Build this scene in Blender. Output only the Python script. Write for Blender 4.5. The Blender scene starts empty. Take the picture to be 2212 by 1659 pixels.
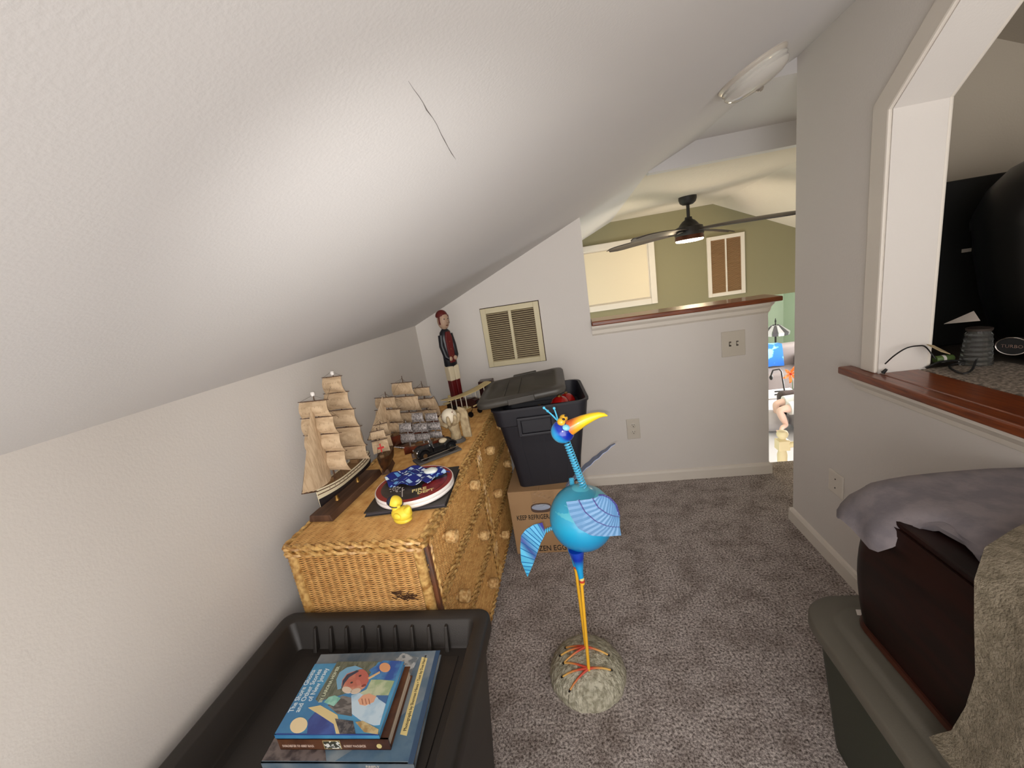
import bpy, bmesh, math, random
from mathutils import Matrix, Vector
random.seed(7)
PI = math.pi
sc = bpy.context.scene
COL = sc.collection

# ------------------------------------------------------------------ camera
W, H, F = 2212.0, 1659.0, 874.85
CAM = Vector((0.0, 0.0, 1.339))
def _rot(a, b, c):
    return Matrix.Rotation(a, 3, 'Z') @ Matrix.Rotation(b, 3, 'X') @ Matrix.Rotation(c, 3, 'Y')
RC = _rot(0.17220431, -0.23235892, 0.15619393)      # camera right / forward / up -> world
cd = bpy.data.cameras.new('camera'); cam = bpy.data.objects.new('camera', cd); COL.objects.link(cam)
r_, f_, u_ = RC.col[0], RC.col[1], RC.col[2]
cam.matrix_world = Matrix(((r_[0], u_[0], -f_[0], CAM[0]), (r_[1], u_[1], -f_[1], CAM[1]), (r_[2], u_[2], -f_[2], CAM[2]), (0, 0, 0, 1)))
cd.sensor_fit = 'HORIZONTAL'; cd.sensor_width = 36.0; cd.lens = F / W * 36.0; cd.clip_start = 0.01
sc.camera = cam
def ray(p): return RC @ Vector((p[0] - W / 2, F, -(p[1] - H / 2)))
def PZ(x, y, z): v = ray((x, y)); return CAM + v * ((z - CAM.z) / v.z)
def PY(x, y, yy): v = ray((x, y)); return CAM + v * (yy / v.y)
def PX(x, y, xx): v = ray((x, y)); return CAM + v * (xx / v.x)

# ------------------------------------------------------------------ world, lights, exposure
wd = bpy.data.worlds.new('world'); sc.world = wd; wd.use_nodes = True
bg = wd.node_tree.nodes['Background']; bg.inputs[0].default_value = (1.0, 0.965, 0.94, 1); bg.inputs[1].default_value = 3.5
vs_ = sc.view_settings; vs_.view_transform = 'Standard'; vs_.look = 'None'; vs_.exposure = 0.0; vs_.gamma = 1.0; vs_.use_curve_mapping = False
def lamp(name, kind, loc, energy, col=(1, 1, 1), **kw):
    l = bpy.data.lights.new(name, kind); l.energy = energy; l.color = col
    for k, v in kw.items(): setattr(l, k, v)
    o = bpy.data.objects.new(name, l); COL.objects.link(o); o.location = loc; return o
def aim(o, d): o.rotation_euler = Vector(d).to_track_quat('-Z', 'Y').to_euler()
# the phone's flash, a thumb's width below and left of the lens
fl = lamp('phone_flash', 'SPOT', CAM + RC @ Vector((-0.011, 0.0, -0.015)), 36, (1.0, 0.975, 0.95), spot_size=math.radians(88), spot_blend=1.0, shadow_soft_size=0.004)
aim(fl, RC @ Vector((-0.03, 1, 0.0)))
# daylight of the window side of the lower room (out of frame to the right)
dl = lamp('window_daylight', 'AREA', (7.2, 9.0, -0.1), 950, (0.93, 0.97, 1.0), shape='RECTANGLE', size=4.0, size_y=2.2)
aim(dl, (-1, 0.05, -0.25))

# ------------------------------------------------------------------ materials
MATS = {}
def M(name, col, rough=.55, metal=0., noise=None, bump=None, emis=None, trans=0., spec=None, coat=0., alpha=1.):
    if name in MATS: return MATS[name]
    m = bpy.data.materials.new(name); m.use_nodes = True; nt = m.node_tree; N = nt.nodes; L = nt.links
    b = N['Principled BSDF']; b.inputs['Base Color'].default_value = (*col[:3], 1); b.inputs['Roughness'].default_value = rough
    b.inputs['Metallic'].default_value = metal; b.inputs['Transmission Weight'].default_value = trans; b.inputs['Coat Weight'].default_value = coat
    if spec is not None: b.inputs['Specular IOR Level'].default_value = spec
    if alpha < 1: b.inputs['Alpha'].default_value = alpha
    if emis: b.inputs['Emission Color'].default_value = (*emis[0], 1); b.inputs['Emission Strength'].default_value = emis[1]
    if noise or bump:
        tc = N.new('ShaderNodeTexCoord')
    if noise:      # (scale, second colour, detail, lo, hi, stretch)
        sc_, c2, det, lo, hi = noise[:5]
        mp = N.new('ShaderNodeMapping'); L.new(tc.outputs['Object'], mp.inputs[0])
        if len(noise) > 5: mp.inputs['Scale'].default_value = noise[5]
        n = N.new('ShaderNodeTexNoise'); n.inputs['Scale'].default_value = sc_; n.inputs['Detail'].default_value = det; L.new(mp.outputs[0], n.inputs[0])
        r = N.new('ShaderNodeValToRGB'); r.color_ramp.elements[0].position = lo; r.color_ramp.elements[1].position = hi
        r.color_ramp.elements[0].color = (*col[:3], 1); r.color_ramp.elements[1].color = (*c2[:3], 1)
        L.new(n.outputs[0], r.inputs[0]); L.new(r.outputs[0], b.inputs['Base Color'])
    if bump:       # (scale, strength, distance)
        n = N.new('ShaderNodeTexNoise'); n.inputs['Scale'].default_value = bump[0]; n.inputs['Detail'].default_value = 4; L.new(tc.outputs['Object'], n.inputs[0])
        bp = N.new('ShaderNodeBump'); bp.inputs['Strength'].default_value = bump[1]; bp.inputs['Distance'].default_value = bump[2]
        L.new(n.outputs[0], bp.inputs['Height']); L.new(bp.outputs[0], b.inputs['Normal'])
    MATS[name] = m; return m
def ramp_mat(name, axis, stops, rough=.35, coat=0., metal=0.):
    """colour that changes along an object axis: stops = [(coordinate, colour)...]"""
    m = bpy.data.materials.new(name); m.use_nodes = True; nt = m.node_tree; N = nt.nodes; L = nt.links
    b = N['Principled BSDF']; b.inputs['Roughness'].default_value = rough; b.inputs['Coat Weight'].default_value = coat; b.inputs['Metallic'].default_value = metal
    tc = N.new('ShaderNodeTexCoord'); sx = N.new('ShaderNodeVectorMath'); sx.operation = 'DOT_PRODUCT'; sx.inputs[1].default_value = axis
    L.new(tc.outputs['Object'], sx.inputs[0])
    lo, hi = stops[0][0], stops[-1][0]
    mr = N.new('ShaderNodeMapRange'); mr.inputs[1].default_value = lo; mr.inputs[2].default_value = hi; L.new(sx.outputs['Value'], mr.inputs[0])
    r = N.new('ShaderNodeValToRGB'); e = r.color_ramp.elements
    e[0].position = 0; e[0].color = (*stops[0][1], 1); e[1].position = 1; e[1].color = (*stops[-1][1], 1)
    for p, c in stops[1:-1]:
        k = e.new((p - lo) / (hi - lo)); k.color = (*c, 1)
    L.new(mr.outputs[0], r.inputs[0]); L.new(r.outputs[0], b.inputs['Base Color']); return m
def rgb(r, g, b):
    f = lambda c: (c / 255 / 12.92) if c / 255 <= .04045 else ((c / 255 + .055) / 1.055) ** 2.4
    return (f(r), f(g), f(b))

wallm = M('white_wall_paint', rgb(222, 216, 209), .75, noise=(1.2, rgb(217, 211, 205), 3, .35, .7), bump=(160, .12, .004))
ceilm = M('white_ceiling_paint', rgb(219, 216, 213), .85, noise=(.9, rgb(211, 208, 207), 4, .3, .7), bump=(230, .10, .003))
trimm = M('white_trim_paint', rgb(226, 218, 206), .5)
olive = M('olive_wall_paint', rgb(142, 136, 106), .8, bump=(120, .1, .004))
greenw = M('pale_green_wall_paint', rgb(188, 204, 180), .8)
woodcap = M('stained_wood', rgb(140, 70, 30), .35, noise=(9, rgb(84, 32, 14), 6, .3, .75, (14, 1.2, 14)), bump=(60, .1, .002), coat=.3)
woodcapx = M('stained_wood_cap', rgb(140, 72, 32), .35, noise=(9, rgb(92, 38, 16), 6, .3, .75, (1.2, 14, 14)), bump=(60, .1, .002), coat=.3)
lowfl = M('lower_carpet', rgb(214, 212, 214), .9, bump=(200, .3, .004))
def carpet():
    m = bpy.data.materials.new('grey_carpet'); m.use_nodes = True; nt = m.node_tree; N = nt.nodes; L = nt.links
    b = N['Principled BSDF']; b.inputs['Roughness'].default_value = 1.0; b.inputs['Specular IOR Level'].default_value = .1
    tc = N.new('ShaderNodeTexCoord')
    n1 = N.new('ShaderNodeTexNoise'); n1.inputs['Scale'].default_value = 130; n1.inputs['Detail'].default_value = 4; n1.inputs['Roughness'].default_value = .75
    n2 = N.new('ShaderNodeTexNoise'); n2.inputs['Scale'].default_value = 9; n2.inputs['Detail'].default_value = 5; n2.inputs['Roughness'].default_value = .65
    for n in (n1, n2): L.new(tc.outputs['Object'], n.inputs[0])
    r1 = N.new('ShaderNodeValToRGB'); e = r1.color_ramp.elements
    e[0].position = .36; e[0].color = (*rgb(96, 86, 80), 1); e[1].position = .62; e[1].color = (*rgb(244, 234, 228), 1)
    k = e.new(.49); k.color = (*rgb(186, 174, 168), 1)
    r2 = N.new('ShaderNodeValToRGB'); r2.color_ramp.elements[0].position = .36; r2.color_ramp.elements[0].color = (.66, .63, .61, 1); r2.color_ramp.elements[1].position = .56; r2.color_ramp.elements[1].color = (1, 1, 1, 1)
    mx = N.new('ShaderNodeMix'); mx.data_type = 'RGBA'; mx.blend_type = 'MULTIPLY'; mx.inputs[0].default_value = 1
    L.new(n1.outputs[0], r1.inputs[0]); L.new(n2.outputs[0], r2.inputs[0]); L.new(r1.outputs[0], mx.inputs[6]); L.new(r2.outputs[0], mx.inputs[7]); L.new(mx.outputs[2], b.inputs['Base Color'])
    bp = N.new('ShaderNodeBump'); bp.inputs['Strength'].default_value = .9; bp.inputs['Distance'].default_value = .012; L.new(n1.outputs[0], bp.inputs['Height']); L.new(bp.outputs[0], b.inputs['Normal'])
    return m
carpetm = carpet()

# ------------------------------------------------------------------ mesh helpers
class MB:
    def __init__(s): s.v = []; s.f = []
    def add(s, vs, fs, T=None):
        o = len(s.v); s.v += [tuple(T @ Vector(v)) if T else tuple(v) for v in vs]; s.f += [[i + o for i in f] for f in fs]; return s
    def hexa(s, p, T=None): return s.add(p, [(0, 3, 2, 1), (4, 5, 6, 7), (0, 1, 5, 4), (1, 2, 6, 5), (2, 3, 7, 6), (3, 0, 4, 7)], T)
    def box(s, x0, x1, y0, y1, z0, z1, T=None):
        return s.hexa([(x0, y0, z0), (x1, y0, z0), (x1, y1, z0), (x0, y1, z0), (x0, y0, z1), (x1, y0, z1), (x1, y1, z1), (x0, y1, z1)], T)
    def prism(s, poly, a, b, ax='z', T=None):
        n = len(poly)
        def P(u, v, w): return {'z': (u, v, w), 'y': (u, w, v), 'x': (w, u, v)}[ax]
        vs = [P(u, v, a) for u, v in poly] + [P(u, v, b) for u, v in poly]
        return s.add(vs, [tuple(range(n))[::-1], tuple(range(n, 2 * n))] + [(i, (i + 1) % n, n + (i + 1) % n, n + i) for i in range(n)], T)
    def tube(s, pts, r, n=8, T=None, closed=False):
        pts = [Vector(p) for p in pts]; m = len(pts); rs = r if isinstance(r, (list, tuple)) else [r] * m
        vs = []; prev = None
        for i, p in enumerate(pts):
            d = (pts[min(i + 1, m - 1)] - pts[max(i - 1, 0)])
            d = d.normalized() if d.length > 1e-9 else Vector((0, 0, 1))
            a = prev - d * prev.dot(d) if prev else d.orthogonal()
            if a.length < 1e-6: a = d.orthogonal()
            a.normalize(); prev = a; b = d.cross(a)
            vs += [p + (a * math.cos(2 * PI * k / n) + b * math.sin(2 * PI * k / n)) * rs[i] for k in range(n)]
        fs = [(i * n + k, i * n + (k + 1) % n, (i + 1) * n + (k + 1) % n, (i + 1) * n + k) for i in range(m - 1) for k in range(n)]
        fs += [tuple(range(n))[::-1], tuple(range((m - 1) * n, m * n))]
        return s.add(vs, fs, T)
    def lathe(s, prof, n=24, T=None, sx=1., sy=1.):
        vs = []; m = len(prof)
        for r, z in prof: vs += [(r * math.cos(2 * PI * k / n) * sx, r * math.sin(2 * PI * k / n) * sy, z) for k in range(n)]
        fs = [(i * n + k, i * n + (k + 1) % n, (i + 1) * n + (k + 1) % n, (i + 1) * n + k) for i in range(m - 1) for k in range(n)]
        fs += [tuple(range(n))[::-1], tuple(range((m - 1) * n, m * n))]
        return s.add(vs, fs, T)
    def ell(s, c, r, n=20, m=12, fn=None, T=None):
        vs = []
        for i in range(m + 1):
            t = PI * i / m
            for k in range(n):
                p = 2 * PI * k / n; d = Vector((math.sin(t) * math.cos(p), math.sin(t) * math.sin(p), -math.cos(t)))
                q = fn(d) if fn else 1.
                vs.append((c[0] + d.x * r[0] * q, c[1] + d.y * r[1] * q, c[2] + d.z * r[2] * q))
        fs = [(i * n + k, i * n + (k + 1) % n, (i + 1) * n + (k + 1) % n, (i + 1) * n + k) for i in range(m) for k in range(n)]
        return s.add(vs, fs, T)
    def sheet(s, rows, th, nrm=None):
        """rows = grid of points -> a plate of thickness th along nrm (or own normals)"""
        R = [[Vector(p) for p in r] for r in rows]; nr, nc = len(R), len(R[0]); off = []
        for i in range(nr):
            for j in range(nc):
                if nrm: off.append(Vector(nrm) * th)
                else:
                    a = R[min(i + 1, nr - 1)][j] - R[max(i - 1, 0)][j]; b = R[i][min(j + 1, nc - 1)] - R[i][max(j - 1, 0)]
                    c = a.cross(b); off.append(c.normalized() * th if c.length > 1e-12 else Vector((0, 0, th)))
        A = [R[i][j] for i in range(nr) for j in range(nc)]; B = [a + o for a, o in zip(A, off)]; n = nr * nc; fs = []
        for i in range(nr - 1):
            for j in range(nc - 1):
                q = (i * nc + j, i * nc + j + 1, (i + 1) * nc + j + 1, (i + 1) * nc + j); fs += [q[::-1], tuple(k + n for k in q)]
        ed = [j for j in range(nc)] + [i * nc + nc - 1 for i in range(1, nr)] + [(nr - 1) * nc + j for j in range(nc - 2, -1, -1)] + [i * nc for i in range(nr - 2, 0, -1)]
        for a, b in zip(ed, ed[1:] + ed[:1]): fs.append((a, b, b + n, a + n))
        return s.add(A + B, fs)
    def build(s, name, mat, parent=None, smooth=False, bevel=0., w=True, seg=2, merge=True):
        o_ = Vector((0, 0, 0))
        if w and parent is not None:
            q = parent
            while q is not None: o_ += Vector(q.location); q = q.parent
        me = bpy.data.meshes.new(name); bm = bmesh.new()
        vv = [bm.verts.new(Vector(v) - o_) for v in s.v]
        for f in s.f:
            try: bm.faces.new([vv[i] for i in f])
            except ValueError: pass
        if merge: bmesh.ops.remove_doubles(bm, verts=bm.verts, dist=1e-6)
        bmesh.ops.recalc_face_normals(bm, faces=bm.faces)
        if smooth:
            for f in bm.faces: f.smooth = True
            for e in bm.edges:
                if len(e.link_faces) == 2 and e.calc_face_angle(0) > math.radians(50): e.smooth = False
        bm.to_mesh(me); bm.free()
        if mat: me.materials.append(mat)
        o = bpy.data.objects.new(name, me); COL.objects.link(o)
        if parent is not None: o.parent = parent
        if bevel:
            b = o.modifiers.new('bevel', 'BEVEL'); b.width = bevel; b.segments = seg; b.limit_method = 'ANGLE'; b.angle_limit = math.radians(40)
        return o
def Bx(*a, **k): return MB().box(*a, **k)
def tag(o, label, cat, group=None):
    o['label'] = label; o['category'] = cat
    if group: o['group'] = group
    return o
def thing(name, label, cat, loc=(0, 0, 0), rz=0., group=None):
    o = bpy.data.objects.new(name, None); COL.objects.link(o); o.location = loc; o.rotation_euler = (0, 0, rz); o.empty_display_size = .05
    return tag(o, label, cat, group)
def struct(o): o['kind'] = 'structure'; return o
def stuff(o): o['kind'] = 'stuff'; return o
def text(name, body, size, mat, parent, T, th=.0004, sx=1., align='LEFT', w=True, bold=0.):
    cu = bpy.data.curves.new(name, 'FONT'); cu.body = body; cu.size = size; cu.align_x = align; cu.extrude = th; cu.offset = bold; cu.resolution_u = 2
    tmp = bpy.data.objects.new('tmp', cu); COL.objects.link(tmp); bpy.context.view_layer.update()
    me = bpy.data.meshes.new_from_object(tmp.evaluated_get(bpy.context.evaluated_depsgraph_get())); bpy.data.objects.remove(tmp); me.name = name
    o_ = Vector((0, 0, 0))
    if w:
        q = parent
        while q is not None: o_ += Vector(q.location); q = q.parent
    me.transform(Matrix.Translation(-o_) @ T @ Matrix.Diagonal((sx, 1, 1, 1)))
    me.materials.clear(); me.materials.append(mat)
    o = bpy.data.objects.new(name, me); COL.objects.link(o); o.parent = parent; return o
def basis(o, x, y):
    x = Vector(x).normalized(); z = x.cross(Vector(y)).normalized(); y = z.cross(x)
    return Matrix(((x[0], y[0], z[0], o[0]), (x[1], y[1], z[1], o[1]), (x[2], y[2], z[2], o[2]), (0, 0, 0, 1)))
def copy_tree(o, parent=None):
    c = o.copy(); COL.objects.link(c); c.parent = parent
    for ch in list(o.children): copy_tree(ch, c)
    return c
def lerp(a, b, t): return a + (b - a) * t
def curve(pts, n=6):
    P = [Vector(p) for p in pts]; P = [P[0] * 2 - P[1]] + P + [P[-1] * 2 - P[-2]]; out = []
    for i in range(1, len(P) - 2):
        for k in range(n):
            t = k / n; a, b, c, d = P[i - 1], P[i], P[i + 1], P[i + 2]
            out.append(.5 * ((2 * b) + (c - a) * t + (2 * a - 5 * b + 4 * c - d) * t * t + (3 * b - 3 * c + d - a) * t ** 3))
    return out + [P[-2]]

# ================================================================== THE SETTING
YE, XL, XR = 2.467, -0.985, 0.965
SM = 0.4277
def SZ(x): return 1.193 + SM * (x + 0.989)
YB = -0.75                                            # the loft goes on behind the camera
fb = MB().box(-1.15, 1.0, YB, 2.60, -.30, 0).box(1.0, 2.6, YB, 2.60, -.30, 0)
floor = struct(fb.build('floor', carpetm))
struct(Bx(XL - .12, XL, YB, YE + .12, 0, 1.24).build('wall_left', wallm))
# sloped ceiling of the loft, running on over the great room
cb = MB().prism([(-1.12, SZ(-1.12)), (1.16, SZ(1.16)), (1.16, SZ(1.16) + .12), (-1.12, SZ(-1.12) + .12)], YB, YE + .06, 'y')
cb.prism([(-1.12, SZ(-1.12)), (.49, SZ(.49)), (.49, SZ(.49) + .12), (-1.12, SZ(-1.12) + .12)], YE + .05, 4.62, 'y')
ceiling = struct(cb.build('ceiling', ceilm))
crk = [(882, 175), (893, 192), (905, 208), (914, 222), (922, 238), (935, 255), (944, 270), (953, 290), (960, 303), (968, 318), (976, 332), (985, 345)]
def PS(p, off=0.):
    v = ray(p); t = (1.193 + SM * .989 - CAM.z - off) / (v.z - SM * v.x); return CAM + v * t
MB().tube([PS(p, .0002) for p in crk], [.0001, .0002, .0003, .0003, .0007, .0003, .0003, .0004, .0006, .0004, .0006, .0001], 5).build('ceiling_crack', M('crack_dark', rgb(110, 104, 100), .9), ceiling)
# end wall: full part with the vent, half wall, header
eb = MB().prism([(XL - .1, 0), (1.072, 0), (1.072, 1.045), (.10, 1.045), (.10, SZ(.10) + .03), (XL - .1, SZ(XL - .1) + .03)], YE, YE + .115, 'y')
wall_end = struct(eb.build('wall_end', wallm))
struct(MB().prism([(.487, 1.815), (2.6, 1.815), (2.6, 2.14), (1.2, 2.14), (.47, SZ(.487) + .02)], YE, YE + .06, 'y').build('ceiling_header', ceilm))
struct(MB().prism([(1.97, 1.975), (2.47, 1.928), (2.47, 2.3), (1.97, 2.3)], .72, 2.6, 'x').build('ceiling_soffit', ceilm))
capb = MB().box(.102, 1.128, YE - .048, YE + .165, 1.045, 1.072)
capo = capb.build('trim_1', woodcapx, None, bevel=.006); struct(capo)
mp = [(0, 0), (0, -.062), (-.012, -.05), (-.016, -.03), (-.034, -.014), (-.036, 0)]
mo = MB()
mo.add([(.1005, YE + q[0], 1.045 + q[1]) for q in mp] + [(1.072 - q[0] * .0, YE + q[0], 1.045 + q[1]) for q in mp], [tuple(range(6)), tuple(range(6, 12))[::-1]] + [(i, (i + 1) % 6, 6 + (i + 1) % 6, 6 + i) for i in range(6)])
mo.add([(1.072 - q[0], YE - .0, 1.045 + q[1]) for q in mp] + [(1.072 - q[0], YE + .115, 1.045 + q[1]) for q in mp], [tuple(range(6)), tuple(range(6, 12))[::-1]] + [(i, (i + 1) % 6, 6 + (i + 1) % 6, 6 + i) for i in range(6)])
struct(mo.build('trim_2', trimm))
bbp = [(0, 0), (-.014, 0), (-.014, .055), (-.008, .068), (0, .072)]
b1 = MB().prism([(YE + q[0], q[1]) for q in bbp], -.90, 1.072, 'x'); b1.prism([(1.072 - q[0], q[1]) for q in bbp], YE - .014, YE + .115, 'y')
struct(b1.build('baseboard_end', trimm))
b2 = MB().prism([(XR + q[0], q[1]) for q in bbp], YB, 1.97, 'y'); b2.prism([(1.97 - q[0], q[1]) for q in bbp], XR - .014, 1.2, 'x')
struct(b2.build('baseboard_right', trimm))
struct(MB().prism([(XL - q[0], q[1]) for q in bbp], YB, YE, 'y').build('baseboard_left', trimm))
# right wall with the eight-sided pass-through
XW = 1.105; ZS = .882
yo, yi, y3, y4 = 1.454, 1.09, .56, .20
zc_, zt_ = 1.664, 1.965
rw = MB().prism([(YB, 0), (1.97, 0), (1.97, 2.07), (yo, 2.07), (yo, ZS - .012), (y4, ZS - .012), (y4, 2.07), (YB, 2.07)], XR, XW, 'x')
rw.prism([(yo, zc_), (yo, 2.07), (yi, 2.07), (yi, zt_)], XR, XW, 'x').box(XR, XW, y3, yi, zt_, 2.07).prism([(y4, zc_), (y3, zt_), (y3, 2.07), (y4, 2.07)], XR, XW, 'x')
struct(rw.build('wall_right', wallm))
cas = MB()
pin = [(yo, ZS), (yo, zc_), (yi, zt_), (y3, zt_), (y4, zc_), (y4, ZS)]; wcs = .068; k8 = math.tan(PI / 8)
pou = [(yo + wcs, ZS), (yo + wcs, zc_ + wcs * .45), (yi + wcs * .45, zt_ + .058), (y3 - wcs * .45, zt_ + .058), (y4 - wcs, zc_ + wcs * .45), (y4 - wcs, ZS)]
for xa, xb in ((XR - .012, XR), (XW, XW + .012)):
    for i in range(5):
        a, b, c, d_ = pin[i], pin[i + 1], pou[i + 1], pou[i]
        cas.prism([a, b, c, d_], xa, xb, 'x')
struct(cas.build('trim_3', trimm, bevel=.005))
# wooden sill and the white moulding under it
struct(MB().box(XR - .045, XR + .001, y4 - .13, 1.585, ZS - .026, ZS).box(XR + .0005, XR + .118, y4, yo, ZS - .026, ZS).build('trim_4', woodcap, bevel=.005))
ap = [(XR, ZS - .026), (XR - .032, ZS - .026), (XR - .03, ZS - .04), (XR - .012, ZS - .06), (XR - .008, ZS - .075), (XR, ZS - .08)]
struct(MB().prism(ap, y4 - .10, 1.55, 'y').build('trim_5', trimm))
# dim room behind the pass-through
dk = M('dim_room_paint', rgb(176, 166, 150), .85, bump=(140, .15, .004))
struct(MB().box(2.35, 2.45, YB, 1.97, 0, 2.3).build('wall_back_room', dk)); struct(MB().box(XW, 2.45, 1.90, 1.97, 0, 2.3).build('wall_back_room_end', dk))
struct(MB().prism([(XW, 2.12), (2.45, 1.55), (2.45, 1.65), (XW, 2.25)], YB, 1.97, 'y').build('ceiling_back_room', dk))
# great room: olive gable wall, flat and falling ceiling
YF = 4.5
far = MB().prism([(-1.1, .86), (3.6, .86), (3.6, 1.55), (2.9, 1.60), (1.464, 1.98), (.42, 1.98), (-1.1, 1.3)], YF, YF + .12, 'y')
struct(far.build('wall_far', olive))
gc = MB().prism([(.47, 1.822), (1.464, 1.822), (1.464, 1.94), (.47, 1.94)], YE + .05, YF + .1, 'y').prism([(1.464, 1.822), (3.6, .82), (3.6, .94), (1.464, 1.94)], YE + .05, YF + .1, 'y')
struct(gc.build('ceiling_great_room', M('great_room_ceiling_paint', rgb(216, 206, 190), .85, bump=(60, .25, .01))))
# lower level
ZL = -1.55
struct(Bx(-1.2, 8.5, 2.7, 13.0, ZL - .2, ZL).build('floor_lower', lowfl))
struct(Bx(.3, 5.55, 11.9, 12.05, ZL, .86).build('wall_lower_end', greenw))
struct(Bx(5.55, 5.7, 9.4, 12.05, ZL, .86).build('wall_lower_side', greenw))
bl = MB().prism([(11.9 + q[0] * 1.4, ZL + q[1] * 2.2) for q in bbp], .3, 5.55, 'x').prism([(5.55 + q[0] * 1.4, ZL + q[1] * 2.2) for q in bbp], 9.4, 11.9, 'y')
struct(bl.build('baseboard_lower', trimm))
struct(Bx(-1.1, 8.5, YF + .12, 12.05, .86, 1.0).build('ceiling_lower', trimm))
struct(Bx(-1.2, -1.1, YE + .115, 12.05, ZL, 1.0).build('wall_lower_left', greenw))

# ================================================================== WICKER DRESSER
wick = M('honey_wicker', rgb(206, 160, 96), .5, noise=(30, rgb(172, 122, 64), 4, .35, .7, (1, 1, 3)), spec=.4)
wickd = M('dark_wicker_gap', rgb(70, 42, 18), .8)
caneb = M('cane_braid', rgb(212, 172, 106), .4, noise=(60, rgb(150, 104, 50), 3, .35, .65))
oldw = M('bare_post_wood', rgb(112, 66, 38), .6, noise=(20, rgb(78, 70, 66), 4, .45, .6, (1, 1, .3)))
def weave(o, U, V, N, lu, lv, pitch, stake, amp, alt=True, sub=2, hw=.46):
    o, U, V, N = Vector(o), Vector(U), Vector(V), Vector(N); b = MB(); vs = []; fs = []
    rows = int(lv / pitch); ns = int(lu / stake) * 2 * sub
    for r in range(rows):
        v0 = (r + .5) * pitch; base = len(vs)
        for i in range(ns + 1):
            u = lu * i / ns; k = abs(math.sin(PI * i / (2 * sub))); d = amp * k; j = random.uniform(-.06, .06) * pitch
            c = o + U * u + V * (v0 + j) + N * d; h = pitch * (lerp(.26, .5, min(1, 1.6 * k)) if not alt else lerp(.54, .33, k))
            vs += [c - V * h - N * pitch * .22, c + N * pitch * .18, c + V * h - N * pitch * .22]
        for i in range(ns):
            a = base + i * 3; fs += [(a, a + 3, a + 4, a + 1), (a + 1, a + 4, a + 5, a + 2)]
    return b.add(vs, fs)
def braid(b, p, q, r, turns=None, n=5, k=2):
    p, q = Vector(p), Vector(q); d = q - p; L = d.length; d.normalize(); a = d.orthogonal().normalized(); c = d.cross(a)
    t = turns or L / (r * 7); m = max(6, int(t * 7))
    for h in range(k):
        b.tube([p + d * L * i / m + (a * math.cos(2 * PI * t * i / m + 2 * PI * h / k) + c * math.sin(2 * PI * t * i / m + 2 * PI * h / k)) * r * .55 for i in range(m + 1)], r * .6, n)
    return b
DX0, DX1, DY0, DY1, DH = -.90, -.485, .925, 2.27, .72
dr = thing('wicker_dresser', 'honey coloured wicker dresser with wrapped knobs against the low wall', 'dresser', ((DX0 + DX1) / 2, (DY0 + DY1) / 2, 0))
MB().box(DX0 + .012, DX1 - .02, DY0 + .014, DY1 - .012, .02, DH - .014).build('carcass', wickd, dr)
stuff(weave((DX0 + .02, DY0 + .006, .03), (1, 0, 0), (0, 0, 1), (0, -1, 0), DX1 - DX0 - .05, DH - .06, .0068, .022, .003, sub=3).build('woven_side', wick, dr, True, merge=False))
stuff(weave((DX0 + .01, DY0 + .0, DH - .008), (1, 0, 0), (0, 1, 0), (0, 0, 1), DX1 - DX0 - .006, DY1 - DY0 - .01, .0068, .022, .0022, sub=3).build('woven_top', wick, dr, True, merge=False))
eb_ = MB()
for z, r in ((DH - .012, .010), (DH - .032, .010)):
    braid(eb_, (DX0, DY0 - .004, z), (DX1 + .006, DY0 - .004, z), r); braid(eb_, (DX1 + .006, DY0 - .004, z), (DX1 + .006, DY1, z), r); braid(eb_, (DX0, DY0 - .004, z), (DX0, DY1, z), r)
eb_.build('top_edge_braid', caneb, dr, True)
for px_, py_ in ((DX0 + .012, DY0 + .006), (DX1 - .012, DY0 + .006), (DX1 - .012, DY1 - .012), (DX0 + .012, DY1 - .012)):
    pb = MB(); pr = []
    for i in range(121): pr.append((.0145 + (.0022 if i % 2 else 0), DH * .945 * i / 120))
    pb.lathe(pr, 10, Matrix.Translation((px_, py_, 0))); pb.build('post', caneb, dr, True)
MB().box(DX1 - .004, DX1 + .012, DY0 + .016, DY0 + .034, .04, DH - .045).build('bare_post_strip', oldw, dr, bevel=.003)
fr = MB()
for i in range(70):
    z = random.choice([random.uniform(.30, .52), random.uniform(.36, .46), random.uniform(.3, .66)]); y = DY0 + random.choice((.008, .012, .036)); x = DX1 + random.uniform(-.025, .006)
    p = Vector((x, y, z)); d = Vector((random.uniform(-.4, .8), random.uniform(-1, .3), random.uniform(-1, 1))) * random.uniform(.006, .016)
    fr.tube([p, p + d * .6 + Vector((0, 0, .003)), p + d], [.0012, .001, .0004], 4)
stuff(fr.build('frayed_cane', caneb, dr))
hole = MB()
for i in range(14):
    x = random.uniform(-.60, -.535); z = .535 + random.uniform(-.012, .014)
    hole.tube([(x - .016, DY0 - .001, z), (x, DY0 - .008, z + random.uniform(-.006, .006)), (x + .014, DY0 - .001, z + random.uniform(-.012, .012))], .0014, 4)
stuff(hole.build('broken_strands', wickd, dr))
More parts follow.
